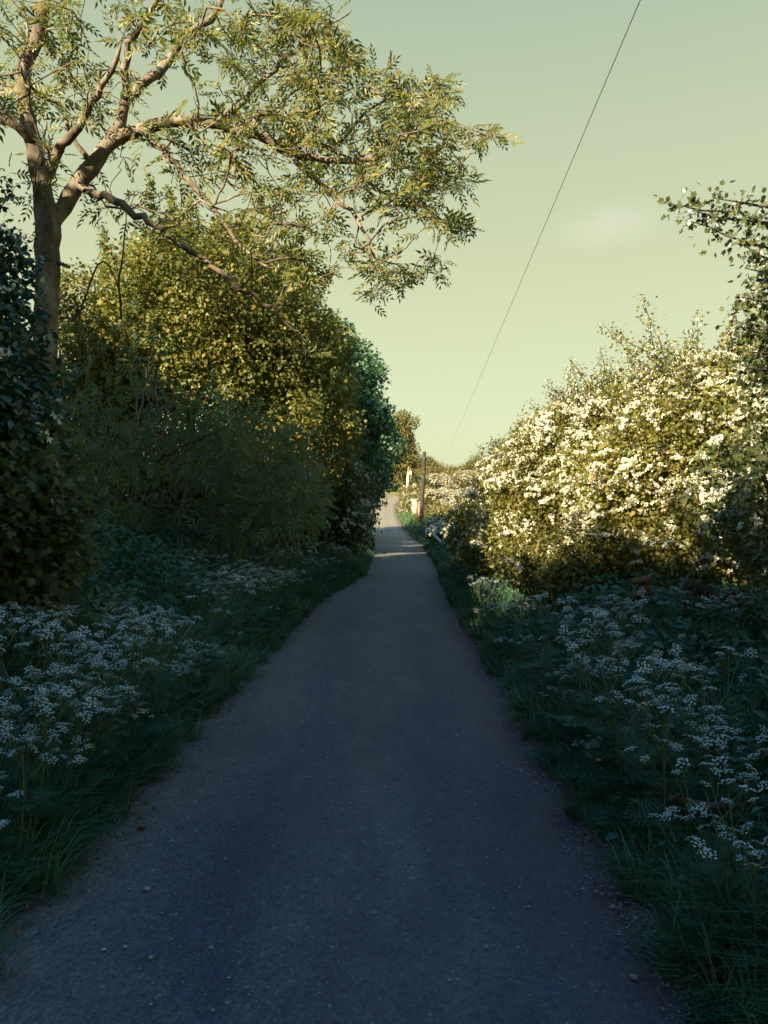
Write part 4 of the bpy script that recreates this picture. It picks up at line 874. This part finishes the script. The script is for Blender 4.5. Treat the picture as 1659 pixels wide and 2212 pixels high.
def stone_mesh(seed, fl=.55):
    g = np.random.default_rng(seed); n, m = 7, 10; V = [[0, 0, -1]]
    for i in range(1, n):
        ph = math.pi * i / n - math.pi / 2
        for j in range(m): a = 6.283 * j / m; V.append([math.cos(ph) * math.cos(a), math.cos(ph) * math.sin(a), math.sin(ph)])
    V.append([0, 0, 1]); V = np.array(V)
    for _ in range(9):                                             # chip flats off it
        u = nrm(g.normal(0, 1, 3)); c = g.uniform(.55, .85); dd = V @ u; V -= np.where(dd > c, dd - c, 0)[:, None] * u
    V *= np.array([1, g.uniform(.65, .9), fl]); F = []
    for j in range(m): F.append((0, 1 + (j + 1) % m, 1 + j))
    Q = [(1 + i * m + j, 1 + i * m + (j + 1) % m, 1 + (i + 1) * m + (j + 1) % m, 1 + (i + 1) * m + j) for i in range(n - 2) for j in range(m)]
    T = [(len(V) - 1, 1 + (n - 2) * m + j, 1 + (n - 2) * m + (j + 1) % m) for j in range(m)]
    return V, F + T, Q
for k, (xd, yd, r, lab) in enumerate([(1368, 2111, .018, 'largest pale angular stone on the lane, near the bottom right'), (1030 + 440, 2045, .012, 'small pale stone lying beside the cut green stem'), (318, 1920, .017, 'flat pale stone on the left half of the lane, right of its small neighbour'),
        (278, 1921, .008, 'small pale stone left of the flat pale one on the lane'), (270, 2045, .010, 'white stone in the gravel at the lower left, below the flat pale one'), (224, 2050, .009, 'small white stone left of the white gravel stone at the lower left'), (727, 1420, .014, 'whitish chip alone in the middle of the lane'),
        (455, 2047, .012, 'bluish stone in the lower left of the lane'), (1050, 2045, .012, 'grey half buried stone near the lower right of the lane'), (490, 2167, .010, 'grey pebble at the bottom edge of the lane'), (325, 2067, .010, 'grey pebble in the gravel below the white stones'), (800, 1915, .006, 'tiny white pebble in the centre of the lane')]):
    d = 1.585 / ((yd - 1106) * K); p = W(xd, yd, d); V, F, Q = stone_mesh(k + 1, .5); mb = MB()
    base = np.array([p[0], p[1], float(zr(d)) + .012]); mb.add(V * r + base + [0, 0, r * .28], [np.array(F), np.array(Q)])
    tag(mb.build('stone', M['cream'] if 'white' in lab else M['stone'], origin=base), lab, 'stone', 'loose stones on the lane')
def gravel():
    mb = MB(); V, F, Q = stone_mesh(77, .6); V = V[::1]; n = 9000; y = ylog(n, 1.9, 12); u = rng.random(n); x = eL(y) + (eR(y) - eL(y)) * u
    keep = rng.random(n) < .35 + .65 * (.5 + .5 * wob(x * 3, y * 2)); x, y = x[keep], y[keep]; n = len(x)
    O = [(1, 0, 0), (0, .8, 0), (-.9, 0, 0), (0, -.85, 0), (.1, 0, .6), (0, 0, -.5)]
    mb.inst(O, [(0, 1, 4), (1, 2, 4), (2, 3, 4), (3, 0, 4)], np.stack([x, y, zr(y) + .035 * (1 - (2 * (x - eL(y)) / (eR(y) - eL(y)) - 1) ** 2) - .012], 1), rng.normal(0, 1, (n, 3)) * [1, 1, .2], rng.normal(0, .25, (n, 3)) + [0, 0, 1], .0022 * np.exp(rng.normal(0, .45, n)) * (1 + y / 12))
    tag(mb.build('gravel', M['stone']), 'loose grey grit scattered over the lane', kind='stuff')
    mb = MB(); n = 15000; y = ylog(n, 2.0, 12); s_ = rng.normal(.02, .10, n) - .20 * np.clip(np.sin(y * 4.2) + np.sin(y * 1.7 + 1), 0, 2) * rng.random(n); x = eR(y) + s_
    mb.inst([(-.5, -.5, 0), (.5, -.4, .1), (.4, .5, 0), (-.4, .5, .12)], [(0, 1, 2, 3)], np.stack([x, y, np.maximum(zg(x, y), zr(y) - .02) + .012 + rng.random(n) * .012], 1), rng.normal(0, 1, (n, 3)) * [1, 1, .2], rng.normal(0, .4, (n, 3)) + [0, 0, 1], .0065 * np.exp(rng.normal(0, .3, n)) * (1 + y / 20))
    ml = MB(); n = 3000; y2 = ylog(n, 2.0, 14); x2 = eL(y2) + np.abs(rng.normal(0, .14, n)) - .06
    ml.inst(SIMPLE[0], SIMPLE[1], np.stack([x2, y2, np.maximum(zg(x2, y2), zr(y2) - .02) + .014 + rng.random(n) * .01], 1), rng.normal(0, 1, (n, 3)) * [1, 1, .25], rng.normal(0, .45, (n, 3)) + [0, 0, 1], .012 * np.exp(rng.normal(0, .5, n)) * (1 + y2 / 25))
    tag(ml.build('leaf_litter', M['dead_leaf']), 'brown crumbs of dead leaf along the left lane edge', kind='stuff')
    tag(mb.build('fallen_petals', M['litter']), 'drift of fallen pinkish petals along the right lane edge', kind='stuff')
gravel()

# ================================================================== trees behind the viewer that shade the lane
SHADE = [('tall leafy tree behind the viewer, left of the lane', (-7.0, -5.5), [(-8.1, -5.6, 5.3, 3.2, 3.2, 3.4), (-5.0, -7.4, 5.3, 2.2, 2.2, 2.8)]),
         ('tall leafy tree behind the viewer, directly over the lane', (-2.2, -9.5), [(-2.6, -9, 7.2, 3.2, 3, 4.2), (.5, -10, 6.4, 2.8, 2.8, 3.6)]),
         ('leafy tree beside the viewer, outermost in the row on the left', (-10.5, .5), [(-10.8, .5, 6.0, 3.2, 3.2, 4.2), (-9.6, 3.6, 5.7, 2.6, 3, 3.5)]),
         ('leafy tree of the left row, level with the forked tree', (-11.5, 8), [(-11.8, 8, 5.0, 3, 3.4, 3.8)])]
for i, (lab, b, lobes) in enumerate(SHADE):
    bush('sycamore_tree', lab, 'tree', G(*b), lobes, 1500, 7, .35, .42, OVATE, M['dark_leaf'], M['dark_bark'], group='trees out of frame that shade the lane', stems=3, sub=None, twigs=30, bark_r=.18, seed=400 + i)

# ================================================================== LIGHT, SKY, CAMERA
SUN_H = np.array([-.60, -.80]); SUN_E = math.radians(25)
sv = np.array([SUN_H[0] * math.cos(SUN_E), SUN_H[1] * math.cos(SUN_E), math.sin(SUN_E)])
ld = bpy.data.lights.new('sun', 'SUN'); ld.energy = 5.0; ld.angle = math.radians(.5); ld.color = (1, .83, .53)
lo = bpy.data.objects.new('sun', ld); C.objects.link(lo); lo.rotation_euler = (math.radians(90) - SUN_E, 0, math.atan2(sv[0], -sv[1]) + 0.0); 
from mathutils import Vector
lo.rotation_euler = Vector(sv).to_track_quat('Z', 'Y').to_euler(); lo.location = (-20, -30, 30)
w = bpy.data.worlds.new('World'); bpy.context.scene.world = w; w.use_nodes = True
nt = w.node_tree; nt.nodes.clear()
def WN(t, **kw):
    n = nt.nodes.new(t)
    for k, v in kw.items(): setattr(n, k, v)
    return n
lk = lambda a, b: nt.links.new(a, b)
sky = WN('ShaderNodeTexSky', sky_type='NISHITA'); sky.sun_disc = False; sky.sun_elevation = SUN_E; sky.sun_rotation = math.atan2(sv[0], sv[1]); sky.dust_density = 3.0; sky.air_density = 1.2; sky.ozone_density = 1.5
tc = WN('ShaderNodeTexCoord'); sp = WN('ShaderNodeSeparateXYZ'); lk(tc.outputs['Generated'], sp.inputs[0])
rp = WN('ShaderNodeValToRGB'); els = rp.color_ramp.elements
ST = [(0.0, (.70, .755, .46)), (.12, (.69, .745, .45)), (.30, (.595, .635, .375)), (.45, (.50, .565, .355)), (.56, (.40, .50, .35)), (.68, (.24, .49, .64)), (.80, (.13, .47, .90)), (1.0, (.06, .40, 1.0))]
while len(els) < len(ST): els.new(.5)
for e, (p_, c_) in zip(els, ST): e.position = p_; e.color = c4(c_)
lk(sp.outputs[2], rp.inputs[0])
# a faint streak of high cloud
vd = WN('ShaderNodeVectorMath', operation='SUBTRACT'); lk(tc.outputs['Generated'], vd.inputs[0]); cdir = nrm(np.array([(1315 - 829.5) * K, 1, (1106 - 486) * K])); vd.inputs[1].default_value = tuple(cdir)
mpv = WN('ShaderNodeMapping'); lk(vd.outputs[0], mpv.inputs[0]); mpv.inputs['Rotation'].default_value = (0, math.radians(14), 0); mpv.inputs['Scale'].default_value = (16, 8, 38)
ln = WN('ShaderNodeVectorMath', operation='LENGTH'); lk(mpv.outputs[0], ln.inputs[0])
nz = WN('ShaderNodeTexNoise'); nz.inputs['Scale'].default_value = 14; nz.inputs['Detail'].default_value = 4; lk(tc.outputs['Generated'], nz.inputs[0])
mr = WN('ShaderNodeMapRange'); lk(ln.outputs['Value'], mr.inputs[0]); mr.inputs[1].default_value = 1.2; mr.inputs[2].default_value = .1; mr.inputs[3].default_value = 0; mr.inputs[4].default_value = .42
mm = WN('ShaderNodeMath', operation='MULTIPLY'); lk(mr.outputs[0], mm.inputs[0]); lk(nz.outputs[0], mm.inputs[1])
mc = WN('ShaderNodeMix', data_type='RGBA'); lk(mm.outputs[0], mc.inputs[0]); lk(rp.outputs[0], mc.inputs[6]); mc.inputs[7].default_value = (.95, .95, .78, 1)
SKY_STRENGTH = .1; EXPOSURE = 1.9
sc1 = WN('ShaderNodeVectorMath', operation='SCALE'); lk(mc.outputs[2], sc1.inputs[0]); sc1.inputs['Scale'].default_value = 1.08 / SKY_STRENGTH / 2 ** EXPOSURE
mx = WN('ShaderNodeMix', data_type='RGBA'); mx.inputs[0].default_value = .96; lk(sky.outputs[0], mx.inputs[6]); lk(sc1.outputs[0], mx.inputs[7])
bg = WN('ShaderNodeBackground'); bg.inputs['Strength'].default_value = SKY_STRENGTH; lk(mx.outputs[2], bg.inputs[0])
wo = WN('ShaderNodeOutputWorld'); lk(bg.outputs[0], wo.inputs[0])

cam = bpy.data.cameras.new('camera'); cam.sensor_fit = 'VERTICAL'; cam.sensor_height = 34.6; cam.lens = 25.95; cam.clip_end = 3000; cam.clip_start = .05
co = bpy.data.objects.new('camera', cam); C.objects.link(co); co.location = (0, 0, CAM_Z); co.rotation_euler = (math.radians(90), 0, 0)
S = bpy.context.scene; S.camera = co
S.view_settings.view_transform = 'Standard'; S.view_settings.look = 'None'; S.view_settings.exposure = EXPOSURE; S.view_settings.gamma = 1
S.render.engine = 'CYCLES'; S.cycles.use_denoising = True; S.cycles.max_bounces = 6; S.cycles.diffuse_bounces = 3; S.cycles.glossy_bounces = 2; S.cycles.transmission_bounces = 3; S.cycles.caustics_reflective = False; S.cycles.caustics_refractive = False
